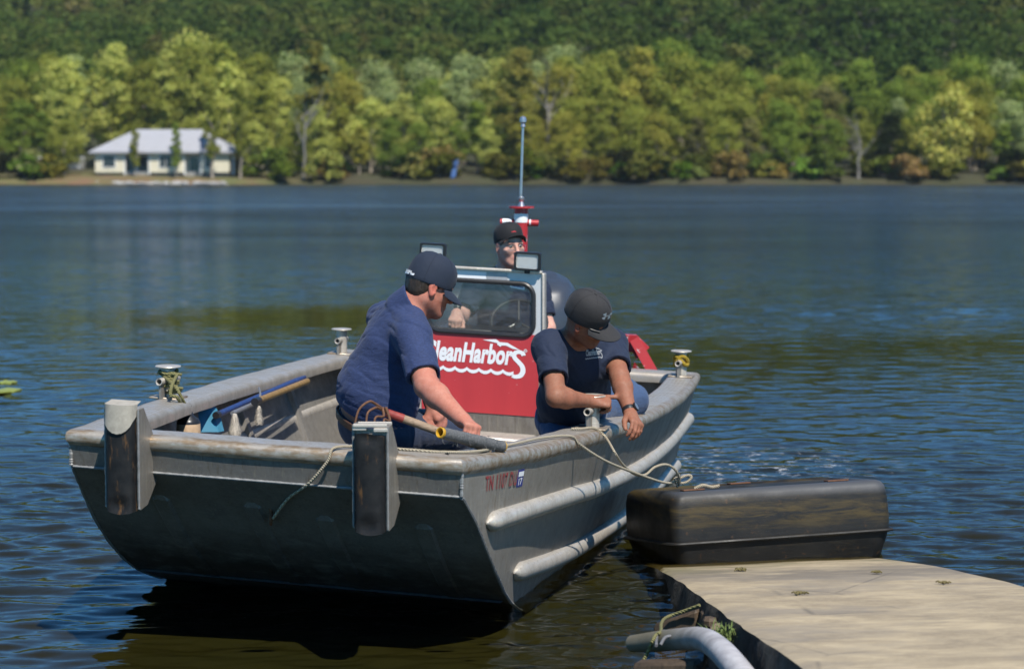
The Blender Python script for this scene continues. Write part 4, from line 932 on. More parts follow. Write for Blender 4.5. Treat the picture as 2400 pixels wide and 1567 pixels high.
# registration number on the port bow
V, F = text_verts('TN 1107 DU', .02, 1.08); V = fit(V, .40, .072); V = V[:, [0, 1]]
obj('registration_number', [Bt(.27 + x * .86, bside(.27 + x * .86, .64 + y + .0 * x) + .0025, .645 - .055 * x + y * .9) for x, y in V], F, M['red_letters'], boat, smooth=False)['kind'] = 'stuff'
stk = lambda x, y: Bt(.625 + x, bside(.625 + x, .6 + y) + .003, .612 - .05 * x + y)
mb = MB(); mb.grid([[stk(x, y) for x in (0, .035, .072)] for y in (0, .04, .075)]); st17 = mb.build('year_sticker', M['blue_film'], boat, smooth=False)
V, F = text_verts('17', .02); V = fit(V, .042, .03); obj('sticker_number', [stk(.014 + x, .008 + y) + A3(.002, -.001, 0) for x, y in V], F, M['white_film'], st17, smooth=False)
obj('sticker_band', [stk(x, y) + A3(.002, -.001, 0) for x, y in ((.006, .045), (.066, .045), (.066, .066), (.006, .066))], [(0, 1, 2, 3)], M['white_film'], st17, smooth=False)
# ================================================================== THINGS IN AND AROUND THE BOAT
def rope(name, pts, r, mat, n, label, **k):
    P = spline(pts, n); o_ = MB().tube(P, r, 8).build(name, mat, None, loc=P[0]); return tag(o_, label, 'rope', **k)
gz = lambda u, v, d=0.: Bt(u, v, float(bz(u)) + d)
rr0 = .0062
rope('mooring_rope', [e0 + A3(.01, -.05, .0), Bt(.115, .08, .58), Bt(.018, .2, .668), Bt(-.008, .285, .765), gz(.012, .31, .008), gz(.10, .42, .012), gz(.12, .60, .012), gz(.13, .72, .012), gz(.28, .84, .012), gz(.7, .90, .012), gz(1.05, .955, .014), gz(1.27, bw(1.27) - .015, .008), gz(1.33, bw(1.33) + .012, -.035), at(1420, 1080, 9.75), at(1500, 1112, 10.1), at(1560, 1131, 10.35), at(1584, 1126, 10.42)],
     rr0, M['rope'], 260, 'tan rope running from the bow eye along the gunwale to the black float')
rope('mooring_rope', [gz(1.60, .985, .010), gz(1.62, 1.03, .012), gz(1.70, bw(1.7) - .03, .01), gz(1.73, bw(1.73) + .012, -.03), at(1441, 1060, 9.85), at(1460, 1088, 9.95), at(1487, 1110, 10.1), at(1512, 1112, 10.2), at(1535, 1094, 10.25), at(1562, 1088, 10.3), at(1583, 1101, 10.35), at(1593, 1122, 10.4), at(1585, 1132, 10.43)],
     rr0, M['rope'], 200, 'tan rope hanging from the bollard under the kneeling man and looping to the float')
rope('rope_bow', [at(1584, 1128, 10.4), at(1600, 1117, 10.41), at(1616, 1113, 10.42), at(1620, 1120, 10.42), at(1607, 1130, 10.42), at(1590, 1131, 10.42), at(1580, 1127, 10.41), at(1583, 1120, 10.4), at(1592, 1123, 10.4), at(1592, 1134, 10.42), at(1586, 1140, 10.43)], rr0, M['rope'], 90, 'knotted loop of tan rope on the corner of the black float')
# black dock float
FO = A3(.79, 10.11, -.085); fx, fy, fz = unit(A3(.975, .222, .03)), unit(A3(-.225, .97, -.125)), None; fz = np.cross(fx, fy); FWd, FD, FH = 1.12, .84, .375
fl = thing('dock_float', FO, 'black weathered plastic dock float tied beside the boat at the end of the ramp', 'dock float')
def fring(z, ins, r):
    z *= 1.17; P = rrect(-.03 + ins, FWd + .03 - ins, -.03 + ins, FD + .03 - ins, r, 6); return [FO + fx * a + fy * b + fz * z for a, b in P]
def ringgrid(rows): return MB().grid([fring(*q) for q in rows], closed_v=True)
def m_float():
    t = NT('weathered_float_plastic'); c = t.coord(); n = t.noise(c, 5, 6, .65); n2 = t.noise(t.map(c, (2, 2, 16)), 2, 5, .7, .4); n3 = t.noise(c, 30, 4, .7); sx = t.n('SeparateXYZ'); t.l(c, sx.inputs[0])
    band = t.math('MULTIPLY', t.rng(sx.outputs[2], .23, .3, 0, 1), t.rng(sx.outputs[2], .41, .35, 0, 1))
    col = t.mix(t.rng(n, .35, .65, 0, 1), (.0075, .0075, .0075), (.014, .013, .011)); col = t.mix(t.math('MULTIPLY', t.rng(n2, .42, .6, 0, .85), band), col, (.06, .042, .013))
    col = t.mix(t.rng(n3, .62, .72, 0, .5), col, (.09, .045, .018)); col = t.mix(t.rng(n2, .55, .7, 0, .35), col, (.06, .045, .02))
    col = t.mix(t.rng(sx.outputs[2], .395, .43, 0, .8), col, (.075, .078, .085))  # grey-blue highlight along the top rim put into the colour
    return t.pbr(col, t.rng(n, .3, .7, .42, .7), 0, t.bump(n3, .2, .003, t.bump(n, .3, .01)), Specular_IOR_Level=.35)
M['float'] = m_float()
up_ = ringgrid([(.168, .028, .05), (.22, .026, .05), (.31, .028, .055), (.345, .034, .06), (.361, .046, .06), (.369, .064, .065), (.371, .1, .06), (.362, .115, .05), (.361, .14, .05)]); rt_ = fring(.361, .14, .05); up_.add(rt_, [tuple(range(len(rt_)))])
up_.build('upper_shell', M['float'], fl)
lo_ = ringgrid([(-.12, .13, .08), (-.02, .085, .08), (.06, .058, .07), (.152, .03, .06)]); lo_.build('lower_shell', M['float'], fl)
ringgrid([(.150, .03, .06), (.152, .012, .06), (.158, .008, .06), (.164, .012, .06), (.168, .03, .06)]).build('seam_flange', M['float'], fl)
for a, b in ((.16, .16), (.9, .14), (.55, .6)): MB().box(FO + fx * a + fy * b + fz * .437, fx * .055, fy * .03, fz * .004, .002).build('corner_patch', M['rust'], fl)
rope('rope_end', [FO + fx * .2 + fy * .25 + fz * .439, FO + fx * .24 + fy * .24 + fz * .452, FO + fx * .29 + fy * .26 + fz * .44, FO + fx * .33 + fy * .25 + fz * .444], .009, M['rope'], 24, 'short frayed rope end lying on top of the black float')
# concrete ramp slab
def m_conc():
    t = NT('worn_concrete'); p = t.n('NewGeometry').outputs['Position']; sx = t.n('SeparateXYZ'); t.l(p, sx.inputs[0])
    n = t.noise(t.map(p, (1.5, 2.6, 1)), 1.7, 8, .7, .4); n2 = t.noise(p, 35, 5, .7); n3 = t.noise(t.map(p, (.8, 1.9, 1)), 1.1, 5, .65); n4 = t.noise(p, 180, 2)
    col = t.mix(t.rng(n, .38, .6, 0, 1), (.43, .345, .22), (.27, .215, .14)); col = t.mix(t.rng(n2, .5, .75, 0, .45), col, (.46, .38, .25)); col = t.mix(t.rng(n3, .47, .6, 0, .6), col, (.19, .165, .135)); bnd = t.math('MULTIPLY', t.rng(sx.outputs[1], 9.0, 9.25, 0, 1), t.rng(sx.outputs[1], 9.85, 9.6, 0, 1)); col = t.mix(t.math('MULTIPLY', bnd, t.rng(n, .3, .6, .2, .75)), col, (.15, .128, .1)); vor = t.n('TexVoronoi', feature='DISTANCE_TO_EDGE'); vor.inputs['Scale'].default_value = 1.1; t.l(t.map(p, (1, .8, 1)), vor.inputs['Vector']); col = t.mix(t.math('MULTIPLY', t.rng(vor.outputs['Distance'], .0, .012, 1, 0), t.rng(n3, .45, .6, 0, .7)), col, (.1, .085, .065))
    alg = t.math('MULTIPLY', t.rng(sx.outputs[2], .085, .03, 0, 1), t.rng(n3, .42, .56, 0, 1)); col = t.mix(t.math('MULTIPLY', alg, .7), col, (.11, .1, .035))
    wet = t.rng(t.math('ADD', sx.outputs[2], t.math('MULTIPLY', t.math('SUBTRACT', n, .5), .02)), .016, .026, 1, 0); col = t.mix(wet, col, (.075, .055, .016))
    col = t.mix(t.rng(n4, .72, .8, 0, .5), col, (.08, .07, .055))
    return t.pbr(col, t.mix(wet, (.85,) * 3, (.12,) * 3), 0, t.bump(n2, .35, .006, t.bump(n, .3, .02)))
M['concrete'] = m_conc()
def ramp_z(y, x=.68): return np.interp(np.asarray(y) - .25 * (np.asarray(x) - .68), [6.0, 9.1, 9.75, 10.0, 10.1, 10.6], [.36, .115, .042, .014, .002, -.07])
def rl(y): return np.interp(y, [5.5, 7.15, 8.13, 8.77, 10.1, 10.7], [1.03, .90, .815, .773, .68, .64])
def rrt(y): return np.interp(y, [5.5, 8.5, 8.86, 9.57, 10.3, 10.7], [2.6, 2.2, 2.13, 1.975, 1.79, 1.72])
yy = np.linspace(5.6, 10.9, 54); G = []
for y in yy:
    row = []
    for i, s in enumerate(np.linspace(0, 1, 40)):
        x = rl(y) + (rrt(y) - rl(y)) * s; nz = (float(vnoise(A3(x * 3, y * 3, 2)[None])[0]) - .5) * .005
        if i == 0: x += (float(vnoise(A3(y * 6, 3., 1.)[None])[0]) - .5) * .014; nz -= .008
        if i == 39: x += (float(vnoise(A3(y * 5, 8., 1.)[None])[0]) - .5) * .03; nz -= .008
        row.append((x, y, float(ramp_z(y, x)) + nz))
    G.append(row)
G = np.array(G); rm = MB().grid(G, flip=True)
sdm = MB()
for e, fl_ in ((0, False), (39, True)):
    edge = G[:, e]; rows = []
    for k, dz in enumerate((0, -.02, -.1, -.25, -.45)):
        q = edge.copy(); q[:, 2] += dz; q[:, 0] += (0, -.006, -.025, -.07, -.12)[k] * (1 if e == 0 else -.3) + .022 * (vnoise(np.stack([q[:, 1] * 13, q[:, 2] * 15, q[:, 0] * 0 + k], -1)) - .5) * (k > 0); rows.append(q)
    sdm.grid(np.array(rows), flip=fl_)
q = G[-1].copy(); q[:, 2] -= .4; rm.grid(np.array([G[-1], q]))
o = rm.build('boat_ramp', M['concrete'], None, auto=50); tag(o, kind='structure')
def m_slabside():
    t = NT('shaded_slab_side'); p = t.n('NewGeometry').outputs['Position']; n = t.noise(p, 14, 6, .7); n2 = t.noise(t.map(p, (20, 20, 4)), 1, 4)
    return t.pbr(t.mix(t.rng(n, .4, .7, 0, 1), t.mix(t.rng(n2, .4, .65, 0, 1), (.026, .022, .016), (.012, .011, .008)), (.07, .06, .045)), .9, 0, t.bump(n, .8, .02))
tag(sdm.build('ramp_side', m_slabside(), None, auto=50), kind='structure')  # shade on the slab sides put into a near-black concrete colour
M['weed'] = m_plain('dried_weed', (.16, .13, .05), .95, 0, .4, 60, .4); M['grass'] = m_plain('grass_blades', (.12, .17, .04), .8, 0, .3, 40, 0)
def weed(px, py, Y, s, seed, label):
    r = np.random.default_rng(seed); c = at(px, py, Y); c[2] = float(ramp_z(c[1], c[0])) + .004; mb = MB()
    for i in range(16):
        a = r.random() * 6.28; l = s * r.uniform(.4, 1); p0 = c + A3(r.normal(0, s * .35), r.normal(0, s * .25), .002)
        mb.tube([p0, p0 + A3(math.cos(a) * l * .5, math.sin(a) * l * .4, .008), p0 + A3(math.cos(a) * l, math.sin(a) * l * .8, .002)], .003, 4)
    tag(mb.build('weed_scrap', M['weed'], None, loc=c), label, 'weed')
weed(1735, 1354, 9.62, .035, 1, 'flat scrap of dried weed near the wet end of the ramp'); weed(2055, 1386, 9.3, .025, 2, 'thin scrap of weed on the ramp below the float')
weed(1873, 1431, 8.6, .03, 3, 'small olive weed scrap alone in the middle of the ramp'); weed(2212, 1415, 8.85, .024, 4, 'pale scrap of weed on the right half of the ramp')
# timbers, old pipe and debris along the left side of the slab
def plank(name, p0, p1, w, h, label, mat='timber', drop=.55):
    p0, p1 = np.asarray(p0), np.asarray(p1); t = unit(p1 - p0); s = unit(A3(t[1], -t[0], 0)); mb = MB(); mb.box((p0 + p1) / 2 - A3(0, 0, drop / 2), (p1 - p0) / 2, s * w, A3(0, 0, drop / 2), .012)
    return tag(mb.build(name, M[mat], None, loc=(p0 + p1) / 2), label, 'timber')
plank('timber_board', at(1537, 1459, 8.72), at(1640, 1425, 8.62), .03, .3, 'dark weathered timber board standing against the left edge of the ramp', drop=.5)
plank('timber_post', at(1643, 1428, 8.52), at(1662, 1431, 8.52), .035, .2, 'short squared brown timber post at the ramp edge beside the stones', 'timber', .42)
plank('timber_beam', at(1712, 1498, 7.9), at(1835, 1580, 7.35), .03, .2, 'long black timber beam lying along the ramp edge right of the pipe', drop=.14)
plank('timber_board', at(1490, 1548, 7.7), at(1640, 1545, 7.6), .04, .3, 'dark sunken timber below the grey pipe', drop=.5)
rock(*at(1665, 1458, 8.25), (.04, .04, .03), 51, M['timber'], 'stone', label='small dark stone wedged beside the brown timber post', cat='stone')
rock(*at(1690, 1475, 8.15), (.05, .045, .03), 52, m_plain('brown_stone', (.2, .15, .1), .9, 0, .4, 20, .2), 'stone', label='sandy stone beside the grass tuft at the ramp edge', cat='stone')
pp = spline([at(1482, 1507, 8.0), at(1530, 1503, 7.9), at(1590, 1497, 7.75), at(1640, 1496, 7.6), at(1675, 1512, 7.45), at(1715, 1552, 7.3), at(1765, 1618, 7.15), at(1800, 1680, 7.)], 50)
def m_pipe():
    t = NT('bleached_grey_pipe'); c = t.coord(); n = t.noise(t.map(c, (3, 14, 14)), 2, 5, .6); sx = t.n('SeparateXYZ'); t.l(c, sx.inputs[0])
    col = t.mix(t.rng(n, .35, .68, 0, 1), (.42, .41, .42), (.26, .25, .26)); col = t.mix(t.rng(sx.outputs[0], .26, .1, 0, .85), col, (.1, .085, .04)); return t.pbr(col, .55, 0, t.bump(n, .3, .006))
tag(MB().tube(pp, np.interp(np.linspace(0, 1, 50), [0, .15, 1], [.032, .039, .051]), 18).build('drain_pipe', m_pipe(), None, loc=pp[0]), 'thick bleached grey pipe bending down beside the ramp in the foreground', 'pipe')
rope('old_rope', [at(1500, 1560, 7.8), at(1517, 1530, 7.8), at(1530, 1500, 7.76), at(1538, 1486, 7.8), at(1548, 1480, 7.85), at(1550, 1460, 8.3), at(1562, 1446, 8.6), at(1600, 1432, 8.6), at(1640, 1417, 8.55)], .007, M['rope_old'], 90, 'old frayed rope draped from the timber over the grey pipe')
rope('old_cable', [at(1538, 1512, 7.72), at(1540, 1490, 7.8), at(1556, 1478, 7.85), at(1580, 1488, 7.75), at(1560, 1492, 7.72), at(1548, 1510, 7.7)], .006, M['grey_pole'], 60, 'loop of grey cable standing on the pipe')
def blades(name, c, n, h, seed, label):
    r = np.random.default_rng(seed); mb = MB()
    for i in range(n):
        b = c + A3(r.normal(0, .05), r.normal(0, .04), 0); a = r.random() * 6.28; l = h * r.uniform(.5, 1.1); d = A3(math.cos(a), math.sin(a), 0); s = A3(-d[1], d[0], 0) * .003
        mb.add([b - s, b + s, b + d * l * .25 + A3(0, 0, l * .6) + s * .7, b + d * l * .25 + A3(0, 0, l * .6) - s * .7, b + d * l * .7 + A3(0, 0, l * .85)], [(0, 1, 2, 3), (3, 2, 4)])
    tag(mb.build(name, M['grass'], None, smooth=False, loc=c), label, 'grass', kind='stuff')
blades('grass_tuft', at(1705, 1500, 7.85), 110, .075, 5, 'small tuft of green grass growing at the ramp edge above the pipe')
# lily pads at the left edge
M['lily'] = m_plain('yellow_green_leaf', (.26, .3, .05), .5, 0, .25, 12, .1)
for i, (px, py, s, lab) in enumerate([(16, 898, .08, 'upper yellow green floating leaf at the left edge of the water'), (14, 918, .12, 'larger lower floating leaf at the left edge of the water')]):
    c = at(px, py, CAM_H * FPX / (py - 398.)); c[2] = .012; r = np.random.default_rng(i + 60); mb = MB()
    n = 26; P = [c + A3(math.cos(a) * s * r.uniform(.75, 1.1), math.sin(a) * s * 1.6 * r.uniform(.75, 1.1), r.uniform(-.004, .006)) for a in np.linspace(0, 6.283, n)[:-1]]
    mb.add([c + A3(0, 0, .006)] + P + [p - A3(0, 0, .01) for p in P], [(0, 1 + k, 1 + (k + 1) % (n - 1)) for k in range(n - 1)] + [(1 + k, n + k, n + (k + 1) % (n - 1), 1 + (k + 1) % (n - 1)) for k in range(n - 1)])
    tag(mb.build('floating_leaf', M['lily'], None, loc=c), lab, 'leaf')
# fork, taped pole under the hand
def cyl_path(name, P, r, mat, parent, n=12): return MB().tube(P, r, n).build(name, mat, parent)
f0, f1 = at(905, 966, 8.62), at(1150, 1055, 8.72); fd = unit(f1 - f0)
fk = thing('garden_fork', f0, 'rusty bent tined fork with wooden handle lying across the bow gunwale', 'fork')
cyl_path('handle', [f0 + fd * t for t in np.linspace(.05, np.linalg.norm(f1 - f0), 8)], [.0165, .017, .017, .0165, .016, .016, .016, .016], M['wood'], fk)
cyl_path('painted_collar', [f0, f0 + fd * .075], [.016, .0185], M['red_wood'], fk)
hd = at(886, 945, 8.6)
for (mx, my, ex, ey) in ((858, 940, 831, 995), (872, 955, 858, 995), (893, 974, 876, 995), (908, 984, 900, 996)):
    cyl_path('tine', spline([f0 + fd * .01, at((886 + mx) / 2 + 8, min(my, 950) + 6, 8.58), at(mx + 6, my + 1, 8.55), at((mx + ex) / 2 - 3, (my + ey) / 2 - 8, 8.52), at(ex, ey, 8.5)], 18), np.linspace(.0065, .004, 18), M['rust'], fk, 8)
p0_, p1_ = at(1031, 1013, 8.47), at(1178, 1046, 8.78); pd = unit(p1_ - p0_); pl_ = np.linalg.norm(p1_ - p0_)
po = thing('taped_pole', p0_, 'thick hollow yellow pole wrapped in grey tape held under the hand on the bow', 'pole')
tl = np.linspace(.01, pl_ * .99, 40); MB().tube([p0_ + pd * t for t in tl], .0238 + .0016 * np.random.default_rng(2).random(40), 16, cap=False).build('tape_wrap', M['tape'], po)
x_ = unit(np.cross(pd, A3(0, 0, 1))); y_ = np.cross(x_, pd)
mb = MB(); mb.grid([[p0_ + pd * s + r * (math.cos(a) * x_ + math.sin(a) * y_) for a in np.arange(20) * 2 * math.pi / 20] for s, r in ((.12, .0165), (0., .0165), (-.002, .0195), (0, .0222), (.02, .0225), (pl_ - .01, .0225), (pl_ + .004, .0225))], closed_v=True, flip=False); mb.build('tube', M['yellow'], po)
MB().lathe(p0_ + pd * .1, pd, [(0, 0), (.017, .0)], 16).build('bore', M['yellow_old'], po)
fr_ = MB(); r2 = np.random.default_rng(9)
for i in range(40):
    s = r2.random() * pl_ * .9; a = r2.random() * 6.28; n_d = math.cos(a) * x_ + math.sin(a) * y_; b = p0_ + pd * s + n_d * .024; fr_.tube([b, b + n_d * .008 + pd * r2.normal(0, .006), b + n_d * .014 + pd * r2.normal(0, .012) - A3(0, 0, .006)], .0009, 4)
fr_.build('loose_thread', M['tape'], po)['kind'] = 'stuff'
# poles, brush, buoy, board on the left inner side
def inwall(u, z, off=.06): return Bt(u, -(bside(u, z) - off), z)
bp = thing('boat_hook', inwall(1.9, .5), 'long blue pole stowed along the left inner side of the boat', 'pole')
q0, q1 = at(508, 972, 10.75), at(712, 884, 12.55)
cyl_path('pole', [q0, q1], .0165, M['blue_pole'], bp); cyl_path('end_cap', [q0 - unit(q1 - q0) * .02, q0 + unit(q1 - q0) * .03], .018, M['black'], bp)
gp = tag(MB().tube([at(545, 968, 10.85), at(715, 893, 12.5)], .012, 10).build('grey_pole', M['grey_pole'], None, loc=q0), 'thin grey pole stowed just under the blue pole', 'pole')
yp = thing('paddle_shaft', q0, 'dirty yellow pole with black grip stowed below the blue pole', 'pole')
a0, a1 = at(606, 938, 11.2), at(720, 893, 12.3); cyl_path('shaft', [a0, a1], .0175, M['yellow_old'], yp); cyl_path('grip', [a0 - unit(a1 - a0) * .08, a0], .021, M['black'], yp)
tag(MB().tube(spline([at(607, 908, 11.4), at(610, 922, 11.3), at(607, 936, 11.25), at(600, 948, 11.2)], 16), .006, 6).build('hanger_strap', M['grey_pole'], None, loc=q0), 'grey strap holding the stowed poles to the gunwale', 'strap')
def brush(px, py0, py1, Y, w, label, seed):
    a, b = at(px, py0, Y), at(px, py1, Y); r = np.random.default_rng(seed); t = thing('brush', a, label, 'brush'); L = np.linalg.norm(b - a); core = MB()
    core.lathe(a, b - a, [(0, 0), (.012, .004), (w * .55, L * .35), (w, L * .8), (w * .8, L * .97), (0, L)], 16).build('bristle_core', M['bristle'], t); hb2 = MB()
    for i in range(500):
        s = r.uniform(.08, 1); an = r.random() * 6.28; rad = np.interp(s, [0, .35, .8, 1], [.01, w * .55, w, w * .7]); p = a + (b - a) * s + A3(math.cos(an), math.sin(an), 0) * rad * .8; q = p + A3(math.cos(an), math.sin(an), -.7) * .014
        d = A3(-math.sin(an), math.cos(an), 0) * .0012; hb2.add([p - d, p + d, q], [(0, 1, 2)])
    hb2.build('bristles', M['bristle'], t, smooth=False)['kind'] = 'stuff'
brush(550, 968, 1024, 10.7, .034, 'cream bristled brush head hanging left under the grey pole', 1)
brush(606, 950, 993, 11.15, .022, 'frayed white rope mop hanging right of the brush head', 2)
bc = at(441, 950, 10.35); by = thing('buoy', bc, 'cream buoy with black cone top hanging inside the left bow', 'buoy')
MB().lathe(bc, (0, 0, -1), [(.008, -.012), (.018, .0), (.02, .03), (.028, .05), (.05, .066), (.057, .08), (.058, .088)], 24).build('cone_top', M['black'], by)
MB().lathe(bc - A3(0, 0, .086), (0, 0, -1), [(.056, 0), (.0585, .004), (.06, .08), (.058, .17), (.04, .2), (0, .2)], 24).build('body', M['buoy_body'], by)
lb = tag(MB().prism([at(462, 952, 10.75), at(482, 942, 10.8), at(497, 962, 10.8), at(506, 985, 10.78), at(513, 1012, 10.75), at(470, 1012, 10.7)], A3(.02, .05, 0)).build('plastic_board', M['light_blue'], None, smooth=False, loc=at(490, 980, 10.8)), 'light blue plastic board leaning inside the left bow', 'board')
bl = Bt(1.79, -1.075, bz(1.79)); ropes_ = [bl + A3(.045 * math.cos(a), .045 * math.sin(a), .135 - .006 * a / 3 + .004 * math.sin(5 * a)) for a in np.linspace(0, 9, 22)]
rope('buoy_rope', ropes_ + [at(412, 908, 10.3), at(425, 930, 10.28), at(436, 950, 10.32), bc + A3(0, 0, .0)], .0075, M['rope_old'], 160, 'mossy green rope wound on the left front bollard and holding the buoy')
rope('buoy_rope', [bl + A3(.05, -.03, .12), at(404, 900, 10.3), at(400, 925, 10.27), at(414, 930, 10.26), at(425, 948, 10.3), at(428, 963, 10.34), at(437, 955, 10.35)], .0085, M['rope_old'], 70, 'second strand of mossy rope slack between left front bollard and buoy')
mb = MB(); r3 = np.random.default_rng(12)
for i in range(9):
    P = bl + A3(.03 + r3.normal(0, .012), -.045 + r3.normal(0, .01), .03 + .011 * i); mb.tube(spline([P + A3(-.03, -.005, 0), P + A3(0, -.018, .004), P + A3(.03, 0, 0)], 8), .008, 6)
tag(mb.build('rope_knot', M['rope_old'], None, loc=bl), 'lump of mossy rope knotted on the cross pipe of the left front bollard', 'rope')
br_ = Bt(4.86, 1.085, bz(4.86))
rope('yellow_rope', [br_ + A3(.04 * math.cos(a), .045 * math.sin(a), .10 + .028 * math.cos(1.7 * a)) for a in np.linspace(0, 14, 30)] + [at(1588, 880, 13.05), at(1575, 888, 13.0), at(1565, 900, 12.9), at(1560, 920, 12.8)], .012, M['rope_yellow'], 170, 'yellow rope wound on the right rear bollard and trailing down inside')
# ================================================================== PEOPLE
# each figure is one continuous skin grown from a distance field (round-cone limbs, ellipsoid masses, smooth joins)
def smin(a, b, k):
    h = np.maximum(k - np.abs(a - b), 0) / k; return np.minimum(a, b) - h * h * k * .25
def rc(P, a, b, r1, r2):
    ba = b - a; pa = P - a; t = np.clip(pa @ ba / (ba @ ba), 0, 1); return np.linalg.norm(pa - t[:, None] * ba, axis=1) - (r1 + (r2 - r1) * t)
def el(P, c, ax, rad):
    q = (P - c) @ np.asarray(ax).T / np.asarray(rad); k = np.linalg.norm(q, axis=1); k2 = np.linalg.norm(q / np.asarray(rad), axis=1) + 1e-9
    return np.where(k < .35, (k - 1) * min(rad), k * (k - 1) / k2)
def ec(P, a, b, side, ra, rb):
    """elliptical capsule from a to b: ra, rb = (half-width along side, half-depth)"""
    ba = b - a; L = np.linalg.norm(ba); n = ba / L; s = unit(side - n * (side @ n)); q = np.cross(n, s); pa = P - a
    h = pa @ n; t = np.clip(h / L, 0, 1); rx = ra[0] + (rb[0] - ra[0]) * t; ry = ra[1] + (rb[1] - ra[1]) * t; z = h - t * L
    m = np.minimum(rx, ry); x = pa @ s; y = pa @ q; zz = z / (m * .9); k = np.sqrt((x / rx) ** 2 + (y / ry) ** 2 + zz ** 2)
    k2 = np.sqrt((x / rx ** 2) ** 2 + (y / ry ** 2) ** 2 + (zz / (m * .9)) ** 2) + 1e-9
    return np.where(k < .4, (k - 1) * m, k * (k - 1) / k2)
def group(P, c, r, f, pad=.06):
    d = np.linalg.norm(P - c, axis=1) - r; o = d.copy(); m = d < pad
    if m.any(): o[m] = f(P[m])
    return o
def surface(f, lo, hi, h):
    """dual-contour a distance field: coarse pass, refinement near the skin, then surface nets"""
    lo = np.asarray(lo, float); hi = np.asarray(hi, float); k = 4; nc = np.ceil((hi - lo) / (h * k)).astype(int) + 1
    ax = [lo[i] + np.arange(nc[i]) * h * k for i in range(3)]
    Dc = f(np.stack(np.meshgrid(*ax, indexing='ij'), -1).reshape(-1, 3)).reshape(nc)
    act = np.zeros(nc - 1, bool)
    mn = np.full(nc - 1, 1e9); mx = np.full(nc - 1, -1e9)
    for i in (0, 1):
        for j in (0, 1):
            for l in (0, 1):
                s = Dc[i:nc[0] - 1 + i, j:nc[1] - 1 + j, l:nc[2] - 1 + l]; mn = np.minimum(mn, s); mx = np.maximum(mx, s)
    act = (mn < h * k * 1.1) & (mx > -h * k * 1.1)
    nf = (nc - 1) * k + 1
    D = np.repeat(np.repeat(np.repeat(np.where(mn > 0, 1., -1.) * 1., k, 0), k, 1), k, 2); Df = np.ones(nf); Df[:-1, :-1, :-1] = D; Df[-1] = 1; Df[:, -1] = 1; Df[:, :, -1] = 1
    mk = np.zeros(nf, bool); am = np.repeat(np.repeat(np.repeat(act, k, 0), k, 1), k, 2)
    for i in (0, 1):
        for j in (0, 1):
            for l in (0, 1): mk[i:nf[0] - 1 + i, j:nf[1] - 1 + j, l:nf[2] - 1 + l] |= am
    I = np.argwhere(mk); Pn = lo + I * h; out = np.empty(len(I))
    for s in range(0, len(I), 400000): out[s:s + 400000] = f(Pn[s:s + 400000])
    Df[mk] = out
    S = Df < 0; n0, n1, n2 = nf - 1
    cnt = np.zeros((n0, n1, n2), np.int8)
    for i in (0, 1):
        for j in (0, 1):
            for l in (0, 1): cnt += S[i:n0 + i, j:n1 + j, l:n2 + l]
    cells = np.argwhere((cnt > 0) & (cnt < 8)); ids = np.full((n0, n1, n2), -1, np.int64); ids[tuple(cells.T)] = np.arange(len(cells))
    acc = np.zeros((len(cells), 3)); num = np.zeros(len(cells)); co = [(i, j, l) for i in (0, 1) for j in (0, 1) for l in (0, 1)]
    for a in co:
        for d in range(3):
            if a[d]: continue
            b = list(a); b[d] = 1; va = Df[tuple((cells + a).T)]; vb = Df[tuple((cells + b).T)]; m = (va < 0) != (vb < 0)
            t = va[m] / (va[m] - vb[m]); p = np.array(a, float) + t[:, None] * (np.array(b) - np.array(a)); acc[m] += p; num[m] += 1
    V = lo + (cells + acc / num[:, None]) * h; Fs = []
    for d in range(3):
        e, g_ = (d + 1) % 3, (d + 2) % 3; s0 = [slice(None)] * 3; s1 = [slice(None)] * 3; s0[d] = slice(0, -1); s1[d] = slice(1, None)
        X = np.argwhere(S[tuple(s0)] != S[tuple(s1)]); X = X[(X[:, e] > 0) & (X[:, g_] > 0) & (X[:, e] < nf[e] - 1) & (X[:, g_] < nf[g_] - 1)]
        sg = S[tuple(X.T)]; de = np.zeros(3, int); de[e] = 1; dg = np.zeros(3, int); dg[g_] = 1
        q = np.stack([ids[tuple((X - de - dg).T)], ids[tuple((X - dg).T)], ids[tuple(X.T)], ids[tuple((X - de).T)]], -1)
        q = np.where(sg[:, None], q, q[:, ::-1]); Fs.append(q[(q >= 0).all(1)])
    F = np.vstack(Fs)
    nb = np.zeros_like(V); c = np.zeros(len(V))                       # one light relaxation pass
    for a in range(4):
        np.add.at(nb, F[:, a], V[F[:, (a + 1) % 4]]); np.add.at(c, F[:, a], 1); np.add.at(nb, F[:, a], V[F[:, (a + 3) % 4]]); np.add.at(c, F[:, a], 1)
    V = V * .55 + .45 * nb / np.maximum(c, 1)[:, None]
    return V, F
def frame(f, t): f = unit(f); t = unit(np.asarray(t, float) - f * (np.asarray(t, float) @ f)); return f, t, np.cross(t, f)      # forward, up, left
